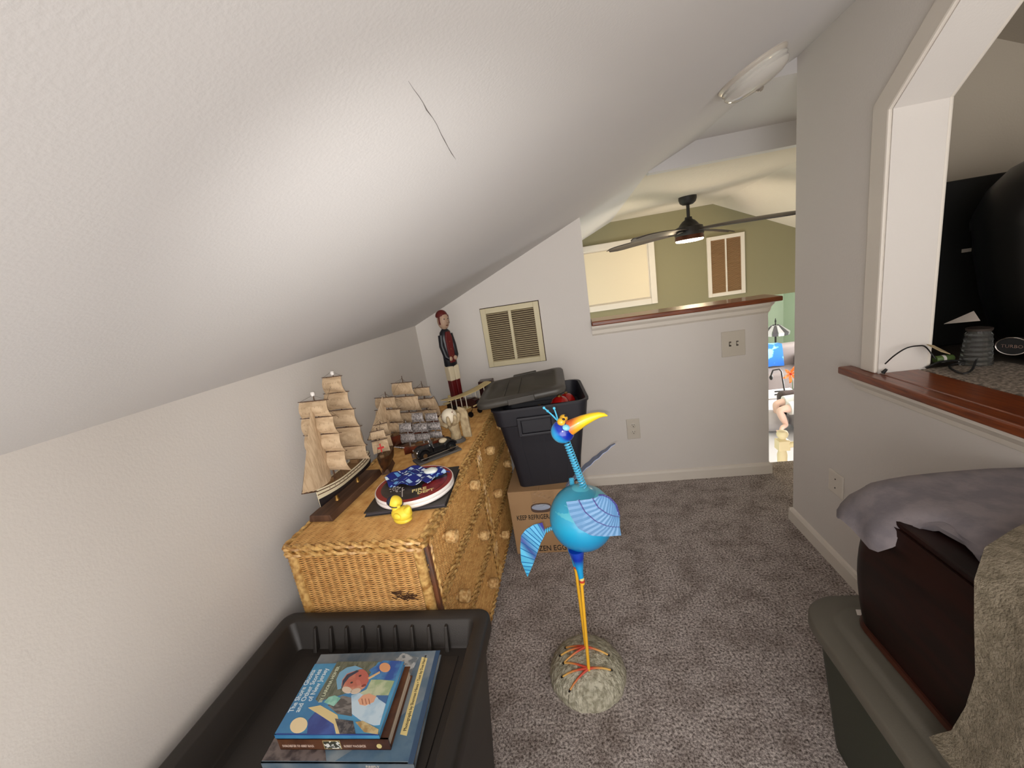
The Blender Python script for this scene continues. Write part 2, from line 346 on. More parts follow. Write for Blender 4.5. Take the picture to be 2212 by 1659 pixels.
# drawers: one mesh shared by the six
rows_z = [(.492, .682), (.262, .472), (.035, .242)]; cols_y = [(.962, 1.575), (1.622, 2.235)]
for ci, (ya, yb) in enumerate(cols_y):
    for ri, (za, zb) in enumerate(rows_z):
        do = MB().box(DX1 - .02, DX1 - .004, ya, yb, za, zb).build('drawer', wickd, dr)
        stuff(weave((DX1 - .002, ya + .006, za + .006), (0, 1, 0), (0, 0, 1), (1, 0, 0), yb - ya - .012, zb - za - .012, .0056, .020, .0085, alt=False, sub=2, hw=.5).build('woven_front', wick, do, True, merge=False))
        e = MB(); x = DX1 + .009
        braid(e, (x, ya, zb), (x, yb, zb), .009); braid(e, (x, ya, za), (x, yb, za), .009); braid(e, (x, ya, za), (x, ya, zb), .008); braid(e, (x, yb, za), (x, yb, zb), .008)
        e.build('drawer_braid', caneb, do, True)
        for ky in (ya + .118, ya + .445):
            zk = (za + zb) / 2 + (.025 if ri == 0 else .02)
            kb = MB().lathe([(.010, 0), (.012, .010), (.0195, .014), (.0215, .020), (.0205, .044), (.014, .0465)], 14, basis((DX1 + .002, ky, zk), (0, 1, 0), (0, 0, 1)))
            for q in range(5): kb.tube([(DX1 + .047, ky - .012 + .006 * q, zk - math.sqrt(max(0, .0002 - (.012 - .006 * q) ** 2))), (DX1 + .0485, ky - .012 + .006 * q + .004, zk), (DX1 + .047, ky - .012 + .006 * q + .003, zk + .012)], .0022, 4)
            kb.build('knob', M('knob_cane', rgb(226, 190, 132), .45, noise=(90, rgb(186, 140, 84), 3, .4, .6)), do, True)
dvd = MB(); braid(dvd, (DX1 + .008, 1.592, .03), (DX1 + .008, 1.592, DH - .04), .008); braid(dvd, (DX1 + .008, 1.606, .03), (DX1 + .008, 1.606, DH - .04), .008)
dvd.build('divider_braid', caneb, dr, True)

# ================================================================== THINGS ON THE DRESSER
ZD = DH + .002
# --- rubber duck
yel = M('yellow_rubber', rgb(238, 208, 62), .5)
dk_ = PZ(868, 1128, ZD); duck = thing('rubber_duck', 'yellow rubber duck wearing a dark blue head band', 'toy duck', (dk_.x, dk_.y + .012, ZD))
T = Matrix.Translation(duck.location) @ Matrix.Rotation(math.radians(-18), 4, 'Z') @ Matrix.Scale(.92, 4)
body = MB()
def duckf(d): return 1 + .10 * max(0, d.x) ** 2
body.ell((0, 0, .024), (.037, .028, .0245), 24, 14, None, T)
body.tube([(.020, 0, .030), (.033, 0, .042), (.040, 0, .053)], [.017, .011, .002], 12, T)
body.tube([(-.014, 0, .038), (-.017, 0, .050)], [.017, .016], 14, T)
body.lathe([(.030, 0), (.033, .004), (.030, .012)], 20, T, 1.0, .78)
body.build('duck_body', yel, duck, True)
for sy in (-1, 1): MB().ell((.004, sy * .026, .028), (.015, .006, .011), 14, 8, None, T).build('wing', yel, duck, True)
hd = MB().ell((-.017, 0, .062), (.0225, .0215, .0215), 22, 14, None, T).build('head', yel, duck, True)
MB().tube([(-.017 + .0228 * math.cos(a) , .0222 * math.sin(a), .058 - .006 * math.cos(a)) for a in [2 * PI * i / 24 for i in range(25)]], .0016, 6, T).build('band_cord', M('navy_rubber', rgb(34, 38, 58), .5), hd, True)
MB().ell((-.026, -.001, .066), (.0195, .0205, .017), 18, 10, None, T).build('head_band', MATS['navy_rubber'], hd, True)
MB().ell((-.042, 0, .056), (.011, .010, .0045), 14, 8, None, T).build('beak', M('red_rubber', rgb(196, 52, 58), .5), hd, True)
MB().tube([(.006, -.012, .055), (.008, -.012, .062)], [.006, .005], 8, T).build('knot', yel, hd, True)
# --- black binder
blk = M('black_vinyl', rgb(44, 39, 36), .45, bump=(220, .1, .001)); edge_l = M('light_binder_edge', rgb(70, 66, 70), .4)
c_ = [PZ(785, 1108, ZD + .016), PZ(962, 1086, ZD + .016), PZ(992, 1006, ZD + .016)]
c_.append(c_[0] + (c_[2] - c_[1])); cen = (c_[0] + c_[2]) / 2
bn = thing('binder', 'flat black binder lying under the round red and white plaque', 'binder', (cen.x, cen.y, ZD))
def slab(b, c, z0, z1): return b.hexa([(p.x, p.y, z0) for p in c] + [(p.x, p.y, z1) for p in c])
slab(MB(), c_, ZD + .012, ZD + .0155).build('cover', blk, bn, bevel=.001); slab(MB(), c_, ZD, ZD + .003).build('back_cover', blk, bn, bevel=.001)
ins = [cen + (p - cen) * .965 for p in c_]; slab(MB(), ins, ZD + .003, ZD + .012).build('pages', edge_l, bn)
# --- round plaque
dc = (PZ(817, 1058, ZD + .035) + PZ(977, 1036, ZD + .035)) / 2; DR = .129
zp = ZD + .0165
pl = thing('round_plaque', 'round white rimmed plaque with a red border and black picture', 'plaque', (dc.x, dc.y, zp))
T = Matrix.Translation((dc.x, dc.y, zp))
MB().lathe([(DR - .006, 0), (DR - .001, .004), (DR, .010), (DR - .002, .013), (DR, .016), (DR, .024), (DR - .002, .0265), (DR - .004, .0255)], 64, T).build('rim', M('white_enamel', rgb(236, 228, 222), .3), pl, True)
MB().lathe([(DR - .004, .020), (DR - .004, .0262)], 64, T).build('red_border', M('red_enamel', rgb(146, 40, 34), .4), pl)
MB().lathe([(DR - .020, .024), (DR - .020, .0266)], 64, T).build('picture', M('black_picture', rgb(62, 54, 48), .4, noise=(30, rgb(40, 34, 32), 4, .4, .6)), pl)
wz = zp + .0268
MB().prism([(dc.x + (DR - .021) * math.cos(a), dc.y + (DR - .021) * math.sin(a)) for a in [math.radians(-62 + 7 * i) for i in range(12)]] + [(dc.x + .035, dc.y - .015)], wz - .0006, wz, 'z').build('red_panel', M('red_print', rgb(138, 34, 38), .45, noise=(40, rgb(110, 24, 28), 4, .4, .6)), pl)
cream = M('cream_print', rgb(226, 208, 140), .45); paint_w = M('white_print', rgb(216, 206, 196), .5)
xd = (PZ(912, 1058, wz) - PZ(888, 1064, wz)).normalized(); yd = Vector((-xd.y, xd.x, 0))
text('lettering', 'FIRE', .026, cream, pl, basis(PZ(889, 1064, wz), xd, yd), bold=.0006); text('lettering', 'DEPT', .022, cream, pl, basis(PZ(901, 1064, wz) + yd * -.012, xd, yd), bold=.0006)
ps = MB()
a_, b_ = PZ(869, 1054, wz), PZ(869, 1073, wz); ps.tube([a_, b_], .0018, 4)
for i in range(26):
    p = PZ(random.uniform(842, 872), random.uniform(1050, 1064), wz); ps.ell(p, (random.uniform(.001, .005), random.uniform(.001, .0022), .0005), 6, 4)
stuff(ps.build('picture_strokes', paint_w, pl))
# --- blue patterned band on it
def brickm():
    m = bpy.data.materials.new('blue_check_cloth'); m.use_nodes = True; N = m.node_tree.nodes; L = m.node_tree.links; b = N['Principled BSDF']; b.inputs['Roughness'].default_value = .8
    tc = N.new('ShaderNodeTexCoord'); mp = N.new('ShaderNodeMapping'); mp.inputs['Rotation'].default_value = (0, 0, math.radians(28)); L.new(tc.outputs['Object'], mp.inputs[0])
    br = N.new('ShaderNodeTexBrick'); br.inputs['Scale'].default_value = 15; br.inputs['Mortar Size'].default_value = .05; br.inputs['Brick Width'].default_value = .38; br.inputs['Row Height'].default_value = .33; br.inputs['Mortar Smooth'].default_value = 0
    br.inputs['Color1'].default_value = (*rgb(224, 236, 244), 1); br.inputs['Color2'].default_value = (*rgb(74, 150, 214), 1); br.inputs['Mortar'].default_value = (*rgb(18, 32, 120), 1)
    L.new(mp.outputs[0], br.inputs[0])
    ck = N.new('ShaderNodeTexChecker'); ck.inputs['Scale'].default_value = 34; L.new(mp.outputs[0], ck.inputs[0])
    mx = N.new('ShaderNodeMix'); mx.data_type = 'RGBA'; L.new(ck.outputs['Fac'], mx.inputs[0]); L.new(br.outputs[0], mx.inputs[6]); mx.inputs[7].default_value = (*rgb(18, 34, 122), 1)
    L.new(mx.outputs[2], b.inputs['Base Color']); return m
zb_ = zp + .028
q = [PZ(832, 1038, zb_), PZ(866, 1020, zb_), PZ(905, 1012, zb_), PZ(948, 1012, zb_), PZ(972, 1022, zb_)]; q2 = [PZ(840, 1052, zb_), PZ(872, 1051, zb_), PZ(908, 1050, zb_), PZ(925, 1046, zb_), PZ(958, 1024, zb_)]
rows = []
for k in range(9):
    row = []
    for i in range(33):
        t = i / 32 * 4; a = min(int(t), 3); u = t - a
        p = lerp(lerp(q[a], q[a + 1], u), lerp(q2[a], q2[a + 1], u), k / 8)
        row.append((p.x, p.y, zb_ + .007 + .006 * math.sin(i * .55 + k * .5) + .004 * math.sin(k * 1.3 + i * .2)))
    rows.append(row)
rb = thing('neck_ribbon', 'dark blue ribbon with white and light blue blocks heaped on the round plaque', 'ribbon', (dc.x, dc.y, zb_ - .001))
MB().sheet(rows, .0016).build('ribbon_band', brickm(), rb, True)
wm = PZ(932, 1020, zb_ + .01); MB().ell((wm.x, wm.y, zb_ + .016), (.024, .020, .008), 18, 10, lambda d: 1 + .06 * math.sin(5 * d.x + 3 * d.y), None).build('white_tassel', M('white_cloth', rgb(226, 232, 226), .8), rb, True)

# --- sailing ship models
sailc = M('sail_cloth', rgb(196, 170, 138), .85, noise=(26, rgb(176, 150, 118), 3, .4, .6, (6, 1, 1)))
spar = M('spar_wood', rgb(88, 60, 40), .6); rope = M('rigging_cord', rgb(74, 60, 48), .8)
darkw = M('carved_brown_wood', rgb(86, 52, 28), .4, noise=(40, rgb(52, 28, 14), 4, .4, .6))
redw = M('red_brown_hull', rgb(104, 44, 22), .35, noise=(30, rgb(66, 24, 12), 4, .4, .6)); deckw = M('deck_wood', rgb(120, 90, 58), .6)
blackh = M('black_hull_paint', rgb(28, 26, 30), .4); creamh = M('cream_hull_paint', rgb(208, 196, 166), .5)
pewter = M('pewter', rgb(172, 164, 160), .5, .3, noise=(120, rgb(112, 106, 104), 3, .45, .55, (3, 1, 1))); standw = M('stand_wood', rgb(96, 66, 46), .55, noise=(8, rgb(74, 48, 32), 4, .4, .6, (1, 8, 1)))
def ship(name, label, loc, yaw, L, hullH, hullW, masts, cols, z0=0., jibs=True, stand=None, group=None, cross=False, spanker=True, brace=0.):
    """bow along +x; masts = [(x, height, [(z, half width, sail height)...])]"""
    R = thing(name, label, 'ship model', loc, yaw, group); N, K = 15, 7
    hm, lowm, sm, pm = cols
    def sec(i):
        t = i / (N - 1); x = (t - .5) * L
        wq = hullW / 2 * (min(1, t / .22) ** .5 * .35 + .65) if t < .22 else hullW / 2 * max(0.04, 1 - max(0, (t - .62) / .38) ** 2)
        sheer = hullH * (.16 * (2 * t - 1) ** 2 + .10 * max(0, .25 - t) * 4 * .6)
        return x, wq, sheer
    def ring(a, b):
        rows = []
        for i in range(N):
            x, wq, sh = sec(i); row = []
            for k in range(2 * K + 1):
                u = (k - K) / K; v = abs(u); z = z0 + lerp(0, hullH + sh, v ** 1.6) if True else 0
                yy = math.copysign(wq * (1 - (1 - v) ** 2.4), u); row.append((x, yy, z))
            rows.append(row)
        return rows
    rows = ring(0, 1)
    hb = MB(); hb.sheet(rows, .0012); hull = hb.build('hull', hm, R, True, w=False)
    dk2 = MB(); top = []
    for i in range(N):
        x, wq, sh = sec(i); top.append([(x, -wq * .96, z0 + (hullH + sh) * .90), (x, wq * .96, z0 + (hullH + sh) * .90)])
    dk2.sheet(top, .0015, (0, 0, 1)).build('deck', deckw, hull, w=False)
    tr_x, tr_w, tr_s = sec(0); MB().prism([(y * tr_w, z0 + (hullH + tr_s) * h) for y, h in ((-1, 1), (1, 1), (.9, .55), (.45, .2), (0, .02), (-.45, .2), (-.9, .55))], tr_x - .002, tr_x + .001, 'x').build('transom', hm, hull, w=False)
    if lowm:
        lb = MB(); lr = []
        for i in range(N):
            x, wq, sh = sec(i); row = []
            for k in range(2 * K + 1):
                u = (k - K) / K * .62; v = abs(u); row.append((x, math.copysign((wq * (1 - (1 - v) ** 2.4)) + .0012, u), z0 - .0006 + (hullH + sh) * v ** 1.6))
            lr.append(row)
        lb.sheet(lr, .0012).build('lower_hull', lowm, hull, True, w=False)
        wl = MB()
        for sgn in (-1, 1):
            for hv in (.93, .80): wl.tube([(sec(i)[0], sgn * (sec(i)[1] * (1 - (1 - hv) ** 2.4) + .001), z0 + (hullH + sec(i)[2]) * hv ** 1.6) for i in range(N)], .0016, 5)
            for i in range(2, N - 2): wl.ell((sec(i)[0], sgn * (sec(i)[1] * .97 + .001), z0 + (hullH + sec(i)[2]) * .80), (.0022, .001, .0016), 6, 4)
        wl.build('wales', pm, hull, w=False)
    house = MB(); xh = -L * .32; house.box(xh - L * .10, xh + L * .08, -hullW * .26, hullW * .26, z0 + hullH * .85, z0 + hullH * 1.22)
    house.build('deck_house', deckw, hull, w=False, bevel=.001); MB().box(L * .22, L * .32, -hullW * .16, hullW * .16, z0 + hullH * .9, z0 + hullH * 1.22).build('hatch', deckw, hull, w=False, bevel=.001)
    bow = Vector((L * .5, 0, z0 + hullH * 1.08)); bsp = bow + Vector((L * .20, 0, hullH * .45))
    MB().tube([bow - Vector((L * .12, 0, hullH * .2)), bow, bsp], [.003, .0028, .0016], 6).build('bowsprit', pm, R, w=False)
    rg = MB()
    for mi, (mx_, mh, sails) in enumerate(masts):
        zb = z0 + hullH * .7; mo_ = MB().tube([(mx_, 0, zb), (mx_ - mh * .01, 0, zb + mh)], [.0032, .0014], 6)
        mo_.ell((mx_ - .001, 0, zb + mh * .62), (.005, .006, .002), 8, 4); m_o = mo_.build('mast', pm, R, w=False)
        for si, (sz, hw_, shh) in enumerate(sails):
            zy = zb + sz
            MB().tube([(mx_ + .004 + hw_ * 1.12 * math.sin(brace), -hw_ * 1.12 * math.cos(brace), zy + .001), (mx_ + .005, 0, zy), (mx_ + .004 - hw_ * 1.12 * math.sin(brace), hw_ * 1.12 * math.cos(brace), zy + .001)], [.0011, .0019, .0011], 5).build('yard', pm, m_o, w=False)
            rr = []
            for a in range(7):
                ra = []
                for c in range(9):
                    u = c / 4 - 1; v = a / 6; ww = hw_ * (1 + .10 * v)
                    ra.append((mx_ + .006 + .016 * math.sin(PI * v) * (1 - .5 * u * u) * shh / .05, u * ww, zy - .001 - shh * v * (1 - .06 * (1 - u * u))))
                rr.append(ra)
            cbr, sbr = math.cos(brace), math.sin(brace)
            rr = [[(mx_ + (p[0] - mx_) * cbr - p[1] * sbr, (p[0] - mx_) * sbr + p[1] * cbr, p[2]) for p in ra] for ra in rr]
            so = MB().sheet(rr, .0007).build('sail', sm, m_o, True, w=False)
            sl = MB()
            for c in range(1, 8):
                sl.tube([Vector(rr[a][c]) + Vector((.0009, 0, 0)) for a in range(0, 7, 2)], .00035, 3)
            stuff(sl.build('sail_seams', rope if sm != pewter else pewter, m_o, w=False))
            if cross and mi == len(masts) - 1 and si == 1:
                rc_ = M('red_paint', rgb(186, 40, 30), .6); cz = zy - shh * .5; cxx = mx_ + .022 * shh / .05 + .003
                MB().box(cxx - .002, cxx + .0018, -hw_ * .09, hw_ * .09, cz - shh * .34, cz + shh * .34).box(cxx - .002, cxx + .0018, -hw_ * .42, hw_ * .42, cz - shh * .07, cz + shh * .07, ).build('red_cross', rc_, m_o, w=False).matrix_local = Matrix.Translation((mx_, 0, 0)) @ Matrix.Rotation(brace, 4, 'Z') @ Matrix.Translation((-mx_, 0, 0))
            for sgn in (-1, 1): rg.tube([(mx_ + .004, sgn * hw_ * 1.05, zy), (mx_, 0, zy + .018)], .0004, 3)
        for sgn in (-1, 1):
            for q_ in (-1, 0, 1): rg.tube([(mx_ + q_ * .014 - .008, sgn * hullW * .46, z0 + hullH), (mx_, 0, zb + mh * .62)], .00055, 3)
            for q_ in range(1, 7):
                v = q_ / 8; rg.tube([(mx_ - .022 + v * .016, sgn * hullW * .46 * (1 - v), lerp(z0 + hullH, zb + mh * .62, v)), (mx_ + .006 - v * .006, sgn * hullW * .46 * (1 - v), lerp(z0 + hullH, zb + mh * .62, v))], .0004, 3)
        rg.tube([(mx_, 0, zb + mh * .96), tuple(bsp)], .0005, 3)
        if mi: rg.tube([(mx_, 0, zb + mh * .96), (masts[mi - 1][0], 0, zb + masts[mi - 1][1] * .5)], .0005, 3)
    stuff(rg.build('rigging', rope, R, w=False))
    if jibs:
        fx, fh, _ = masts[-1]; zb = z0 + hullH * .7
        for j, (u0, hv) in enumerate(((.96, .93), (.62, .74), (.30, .56))):
            tip = lerp(bow, bsp, u0); top_ = Vector((fx + .006 + .004 * (2 - j), 0, zb + fh * hv)); cl = Vector((fx + (tip.x - fx) * .20, .004, z0 + hullH * 1.15))
            rr = []
            for a in range(8):
                v = a / 7; A = lerp(top_, tip, v); B = lerp(top_, cl, v); rr.append([tuple(lerp(A, B, c / 5) + Vector((0, .012 * math.sin(PI * c / 5) * v, 0))) for c in range(6)])
            MB().sheet(rr, .0007).build('jib', sm, R, True, w=False)
    if spanker:
        ax, ah, _ = masts[0]; zb = z0 + hullH * .7; a0, a1 = Vector((ax - .004, 0, zb + ah * .50)), Vector((ax - .004, 0, zb + ah * .10)); b0, b1 = Vector((ax - L * .16, .006, zb + ah * .58)), Vector((ax - L * .22, .01, zb + ah * .12))
        rr = [[tuple(lerp(lerp(a0, b0, c / 5), lerp(a1, b1, c / 5), a / 5) + Vector((0, .008 * math.sin(PI * a / 5), 0))) for c in range(6)] for a in range(6)]
        MB().sheet(rr, .0007).build('spanker', sm, R, True, w=False); MB().tube([a1, b1], .0015, 5).build('boom', pm, R, w=False); MB().tube([a0, b0], .0015, 5).build('gaff', pm, R, w=False)
    if stand:
        sL, sW, sH = stand; MB().prism([(-sW / 2, 0), (sW / 2, 0), (sW / 2 - .006, sH), (-sW / 2 + .006, sH)], -sL / 2, sL / 2, 'x').build('stand', standw, R, w=False, bevel=.002)
        for x in (-L * .22, L * .22): MB().lathe([(.008, sH * .95), (.005, sH + (z0 - sH) * .5), (.007, z0 + .004)], 10, Matrix.Translation((x, 0, 0))).build('stand_post', M('brass', rgb(170, 130, 70), .35, .8), R, True, w=False)
    return R
A1 = PZ(735, 1120, ZD); A2 = PZ(788, 1026, ZD); ac = Vector((-.838, 1.185, ZD))
ship('ship_model', 'tall ship model with cream and black hull, cream sails and a plank stand', ac, math.radians(-90 - 3), .285, .052, .056,
     [(-.075, .345, [(.335, .036, .056), (.278, .046, .060), (.215, .054, .062), (.150, .060, .072), (.078, .062, .05)]), (.045, .305, [(.285, .050, .052), (.230, .058, .056), (.172, .064, .060), (.110, .066, .066)])],
     (creamh, blackh, sailc, spar), z0=.042, stand=(.315, .085, .022))
for o in list(bpy.data.objects):
    if o.name == 'ship_model':
        for k_, (mx_, mh) in enumerate(((-.075, .345), (.045, .305))): MB().lathe([(.005, 0), (.007, .006), (.006, .012), (.003, .014)], 10, Matrix.Translation((mx_ - .003, 0, .042 + .036 + mh - .004))).build('mast_cap', M('white_cap', rgb(226, 220, 214), .5), o, True, w=False)
ship('ship_model', 'large ship model with red brown hull and cream sails behind the pewter ship', (-.785, 1.66, ZD), math.radians(-90 - 34), .30, .05, .07,
     [(-.105, .21, [(.18, .040, .040), (.125, .050, .044), (.07, .05, .04)]), (-.01, .26, [(.23, .050, .054), (.165, .066, .066), (.09, .07, .05)]), (.085, .215, [(.19, .048, .046), (.135, .060, .056), (.075, .062, .044)])],
     (redw, None, sailc, spar), z0=.016, stand=(.16, .05, .016), brace=math.radians(26))
ship('ship_model', 'small carved ship model with a red cross on its sail', PZ(840, 1018, ZD) + Vector((-.01, .02, 0)), math.radians(-90 + 14), .15, .05, .05,
     [(-.035, .135, [(.125, .024, .035), (.075, .026, .045)]), (.03, .13, [(.12, .024, .03), (.082, .028, .048)])], (darkw, None, sailc, spar), z0=.018, stand=(.10, .035, .02), cross=True, spanker=False, jibs=False, brace=math.radians(12))
ship('ship_model', 'pewter grey ship model with ribbed metal sails', PZ(930, 990, ZD) + Vector((-.035, .05, 0)), math.radians(-90 - 62), .17, .03, .036,
     [(-.055, .125, [(.125, .026, .032), (.085, .03, .032), (.045, .03, .026)]), (0, .14, [(.14, .024, .036), (.095, .032, .036), (.05, .034, .03)]), (.055, .12, [(.11, .026, .036), (.065, .03, .036)])], (redw, None, pewter, pewter), z0=.02, stand=(.12, .03, .02), brace=math.radians(58), jibs=False, spanker=False)

# --- black model vehicle
blp = M('black_gloss', rgb(22, 22, 24), .25); chrome = M('chrome', rgb(210, 205, 200), .15, 1.0); greyb = M('grey_plinth', rgb(92, 88, 84), .7)
vc = (PZ(905, 1006, ZD) + PZ(995, 972, ZD)) / 2; va = PZ(995, 972, ZD) - PZ(905, 1006, ZD); vyaw = math.atan2(va.y, va.x)
veh = thing('model_roadster', 'black die cast model vehicle with chrome trim on a grey plinth', 'model car', (vc.x - .018, vc.y + .02, ZD), vyaw)
MB().box(-.095, .095, -.034, .034, 0, .009).build('plinth', greyb, veh, w=False, bevel=.002)
MB().box(-.085, .08, -.018, .018, .018, .028).box(-.06, .06, -.022, .022, .026, .03).build('chassis', blp, veh, w=False, bevel=.002)
MB().prism([(-.085, .026), (-.085, .052), (-.078, .056), (-.02, .058), (-.018, .026)], -.018, .018, 'y').build('bonnet', blp, veh, w=False, bevel=.003)
gr = MB().box(-.088, -.085, -.016, .016, .026, .054).build('grille', M('dark_grille', rgb(60, 58, 56), .4), veh, w=False)
for i in range(4): MB().box(-.0893, -.088, -.014 + .0085 * i - .001, -.014 + .0085 * i + .001, .028, .052).build('grille_bar', chrome, gr, w=False)
MB().prism([(-.018, .026), (-.018, .05), (.03, .047), (.045, .056), (.062, .056), (.07, .04), (.07, .026)], -.021, .021, 'y').build('body', blp, veh, w=False, bevel=.003)
MB().box(-.019, -.0165, -.019, .019, .05, .076).build('windshield', M('windshield_glass', rgb(200, 205, 205), .08, trans=.7), veh, w=False)
MB().tube([(-.018, -.02, .048), (-.0185, -.02, .077), (-.0185, .02, .077), (-.018, .02, .048)], .0013, 5).build('windshield_frame', chrome, veh, w=False)
MB().ell((.035, 0, .056), (.018, .016, .010), 12, 8).build('seat', M('pale_seat', rgb(206, 190, 160), .6), veh, True, w=False)
for x in (-.06, .055):
    for s_ in (-1, 1):
        wo = MB().lathe([(.010, -.005), (.0195, -.005), (.021, 0), (.0195, .005), (.010, .005)], 20, basis((x, s_ * .026, .030), (1, 0, 0), (0, 0, 1))).build('wheel', blp, veh, True, w=False)
        MB().lathe([(.009, -.0055), (.009, .0055)], 12, basis((x, s_ * .026, .030), (1, 0, 0), (0, 0, 1))).build('hub_cap', chrome, wo, w=False)
        MB().tube([(x + .025 * math.cos(a), s_ * .025, .030 + .025 * math.sin(a)) for a in [math.radians(15 + 15 * i) for i in range(11)]], .0042, 6).build('fender', blp, veh, True, w=False)
for s_ in (-1, 1): MB().ell((-.086, s_ * .020, .047), (.006, .006, .006), 10, 8).build('headlamp', chrome, veh, True, w=False)
MB().tube([(-.08, -.031, .02), (.0, -.031, .021), (.085, -.030, .024)], .0016, 5).build('running_strip', chrome, veh, w=False)

# --- carved hand holding a baseball
hc = PZ(988, 958, ZD); stone = M('sand_resin', rgb(186, 166, 130), .7, noise=(40, rgb(150, 128, 96), 4, .4, .65), bump=(90, .3, .003))
hs = thing('baseball_statue', 'sand coloured statuette of a hand gripping a baseball with a tall slab behind', 'statuette', (hc.x - .01, hc.y + .03, ZD), math.radians(-12))
MB().lathe([(.042, 0), (.042, .006), (.036, .010), (.034, .014)], 20, None, 1, .8).build('foot', greyb, hs, True, w=False)
hb = MB().tube([(.0, 0, .012), (.002, 0, .045), (-.004, 0, .078)], [.024, .021, .026], 14)
hb.build('wrist', stone, hs, True, w=False)
bz = .118; MB().ell((-.012, -.004, bz), (.0345, .0345, .0345), 28, 18).build('baseball', M('baseball_leather', rgb(226, 214, 190), .6), hs, True, w=False)
seam = MB()
for i in range(60):
    t = 2 * PI * i / 60; al = .4 * math.pi / 2 * 1.0
    x_ = math.cos(t) * 0.7 + .3 * math.cos(3 * t) * 1.0; y_ = math.sin(t) * 0.7 - .3 * math.sin(3 * t) * 1.0; z_ = .9 * math.cos(2 * t)
    v_ = Vector((x_, y_, z_)).normalized() * .0346; v2 = Matrix.Rotation(.9, 3, 'X') @ Matrix.Rotation(.4, 3, 'Z') @ v_
    seam.ell((v2.x - .012, v2.y - .004, v2.z + bz), (.0018, .0018, .0014), 6, 4)
stuff(seam.build('stitching', M('red_brown_thread', rgb(120, 74, 58), .7), hs, w=False))
for i, a in enumerate((-70, -25, 20)):
    c, s_ = math.cos(math.radians(a)), math.sin(math.radians(a)); pts = []
    for k in range(7):
        e = math.radians(-75 + 15 * k); pts.append((-.012 + .041 * math.cos(e) * c, -.004 + .041 * math.cos(e) * s_, bz + .041 * math.sin(e)))
    MB().tube(pts, [.0095, .0095, .009, .009, .0085, .008, .004], 10).build('finger', stone, hs, True, w=False)
MB().tube([(-.018, -.018, .075), (-.045, -.022, .09), (-.056, -.012, .112), (-.05, -.006, .128)], [.011, .0105, .009, .004], 10).build('thumb', stone, hs, True, w=False)
MB().prism([(.022, .008), (.062, .008), (.06, .12), (.05, .142), (.018, .15)], .022, .036, 'y').build('slab', stone, hs, w=False, bevel=.004)

# --- sea captain figure
capl = PY(1000, 842, 2.2); kx, ky = -.705, 2.17
cf = thing('captain_figure', 'tall slim carved wooden sea captain with navy coat and red vest', 'figurine', (kx, ky, ZD), math.radians(52))
navy = M('navy_paint', rgb(14, 15, 24), .4); redp = M('dark_red_paint', rgb(92, 14, 16), .4); creamp = M('cream_paint', rgb(214, 200, 170), .5); skin = M('painted_face', rgb(176, 146, 122), .5); blackp = M('black_paint', rgb(20, 18, 20), .35)
MB().box(-.055, .055, -.04, .04, 0, .03).build('base', blackp, cf, w=False, bevel=.003)
for s_ in (-1, 1):
    MB().prism([(s_ * .002, .03), (s_ * .030, .03), (s_ * .032, .17), (s_ * .0, .17)], -.02, .02, 'y').build('leg', redp, cf, w=False, bevel=.006)
    MB().prism([(s_ * .0, .16), (s_ * .034, .16), (s_ * .036, .245), (s_ * .0, .245)], -.024, .022, 'y').build('breeches', creamp, cf, w=False, bevel=.006)
    MB().ell((s_ * .017, -.022, .036), (.016, .030, .012), 12, 8).build('shoe', blackp, cf, True, w=False)
    MB().tube([(s_ * .030, 0, .42), (s_ * .038, -.004, .36), (s_ * .034, -.018, .30), (s_ * .020, -.030, .285)], [.016, .016, .014, .010], 10).build('sleeve', navy, cf, True, w=False)
    MB().ell((s_ * .016, -.033, .287), (.012, .009, .013), 10, 8).build('hand', skin, cf, True, w=False)
MB().lathe([(.030, .235), (.040, .25), (.038, .33), (.040, .40), (.032, .435), (.016, .452)], 20, None, 1, .68).build('coat', navy, cf, True, w=False)
MB().prism([(-.018, .262), (.018, .262), (.022, .40), (.012, .436), (-.012, .436), (-.022, .40)], -.0295, -.018, 'y').build('vest', redp, cf, w=False, bevel=.003)
he = MB().ell((0, -.004, .497), (.032, .034, .050), 20, 14).build('head', skin, cf, True, w=False)
MB().ell((0, .003, .522), (.0335, .034, .034), 18, 10, lambda d: 1 if d.z > -.15 else .8).build('hair', M('dark_red_hair', rgb(96, 24, 20), .5), he, True, w=False)
for s_ in (-1, 1):
    MB().box(s_ * .029 - .003, s_ * .029 + .003, -.018, -.006, .478, .525).build('sideburn', MATS['dark_red_hair'], he, w=False, bevel=.002)
    MB().ell((s_ * .012, -.035, .505), (.004, .003, .003), 8, 6).build('eye', blackp, he, True, w=False)
MB().tube([(0, -.034, .506), (0, -.044, .488), (0, -.036, .482)], [.003, .006, .004], 8).build('nose', skin, he, True, w=False)
MB().ell((0, -.035, .470), (.009, .003, .0025), 8, 6).build('mouth', redp, he, True, w=False)
for k in range(3): MB().ell((0, -.030, .30 + .04 * k), (.0026, .0015, .0026), 6, 4).build('button', M('brass', rgb(170, 130, 70), .35, .8), cf, w=False)

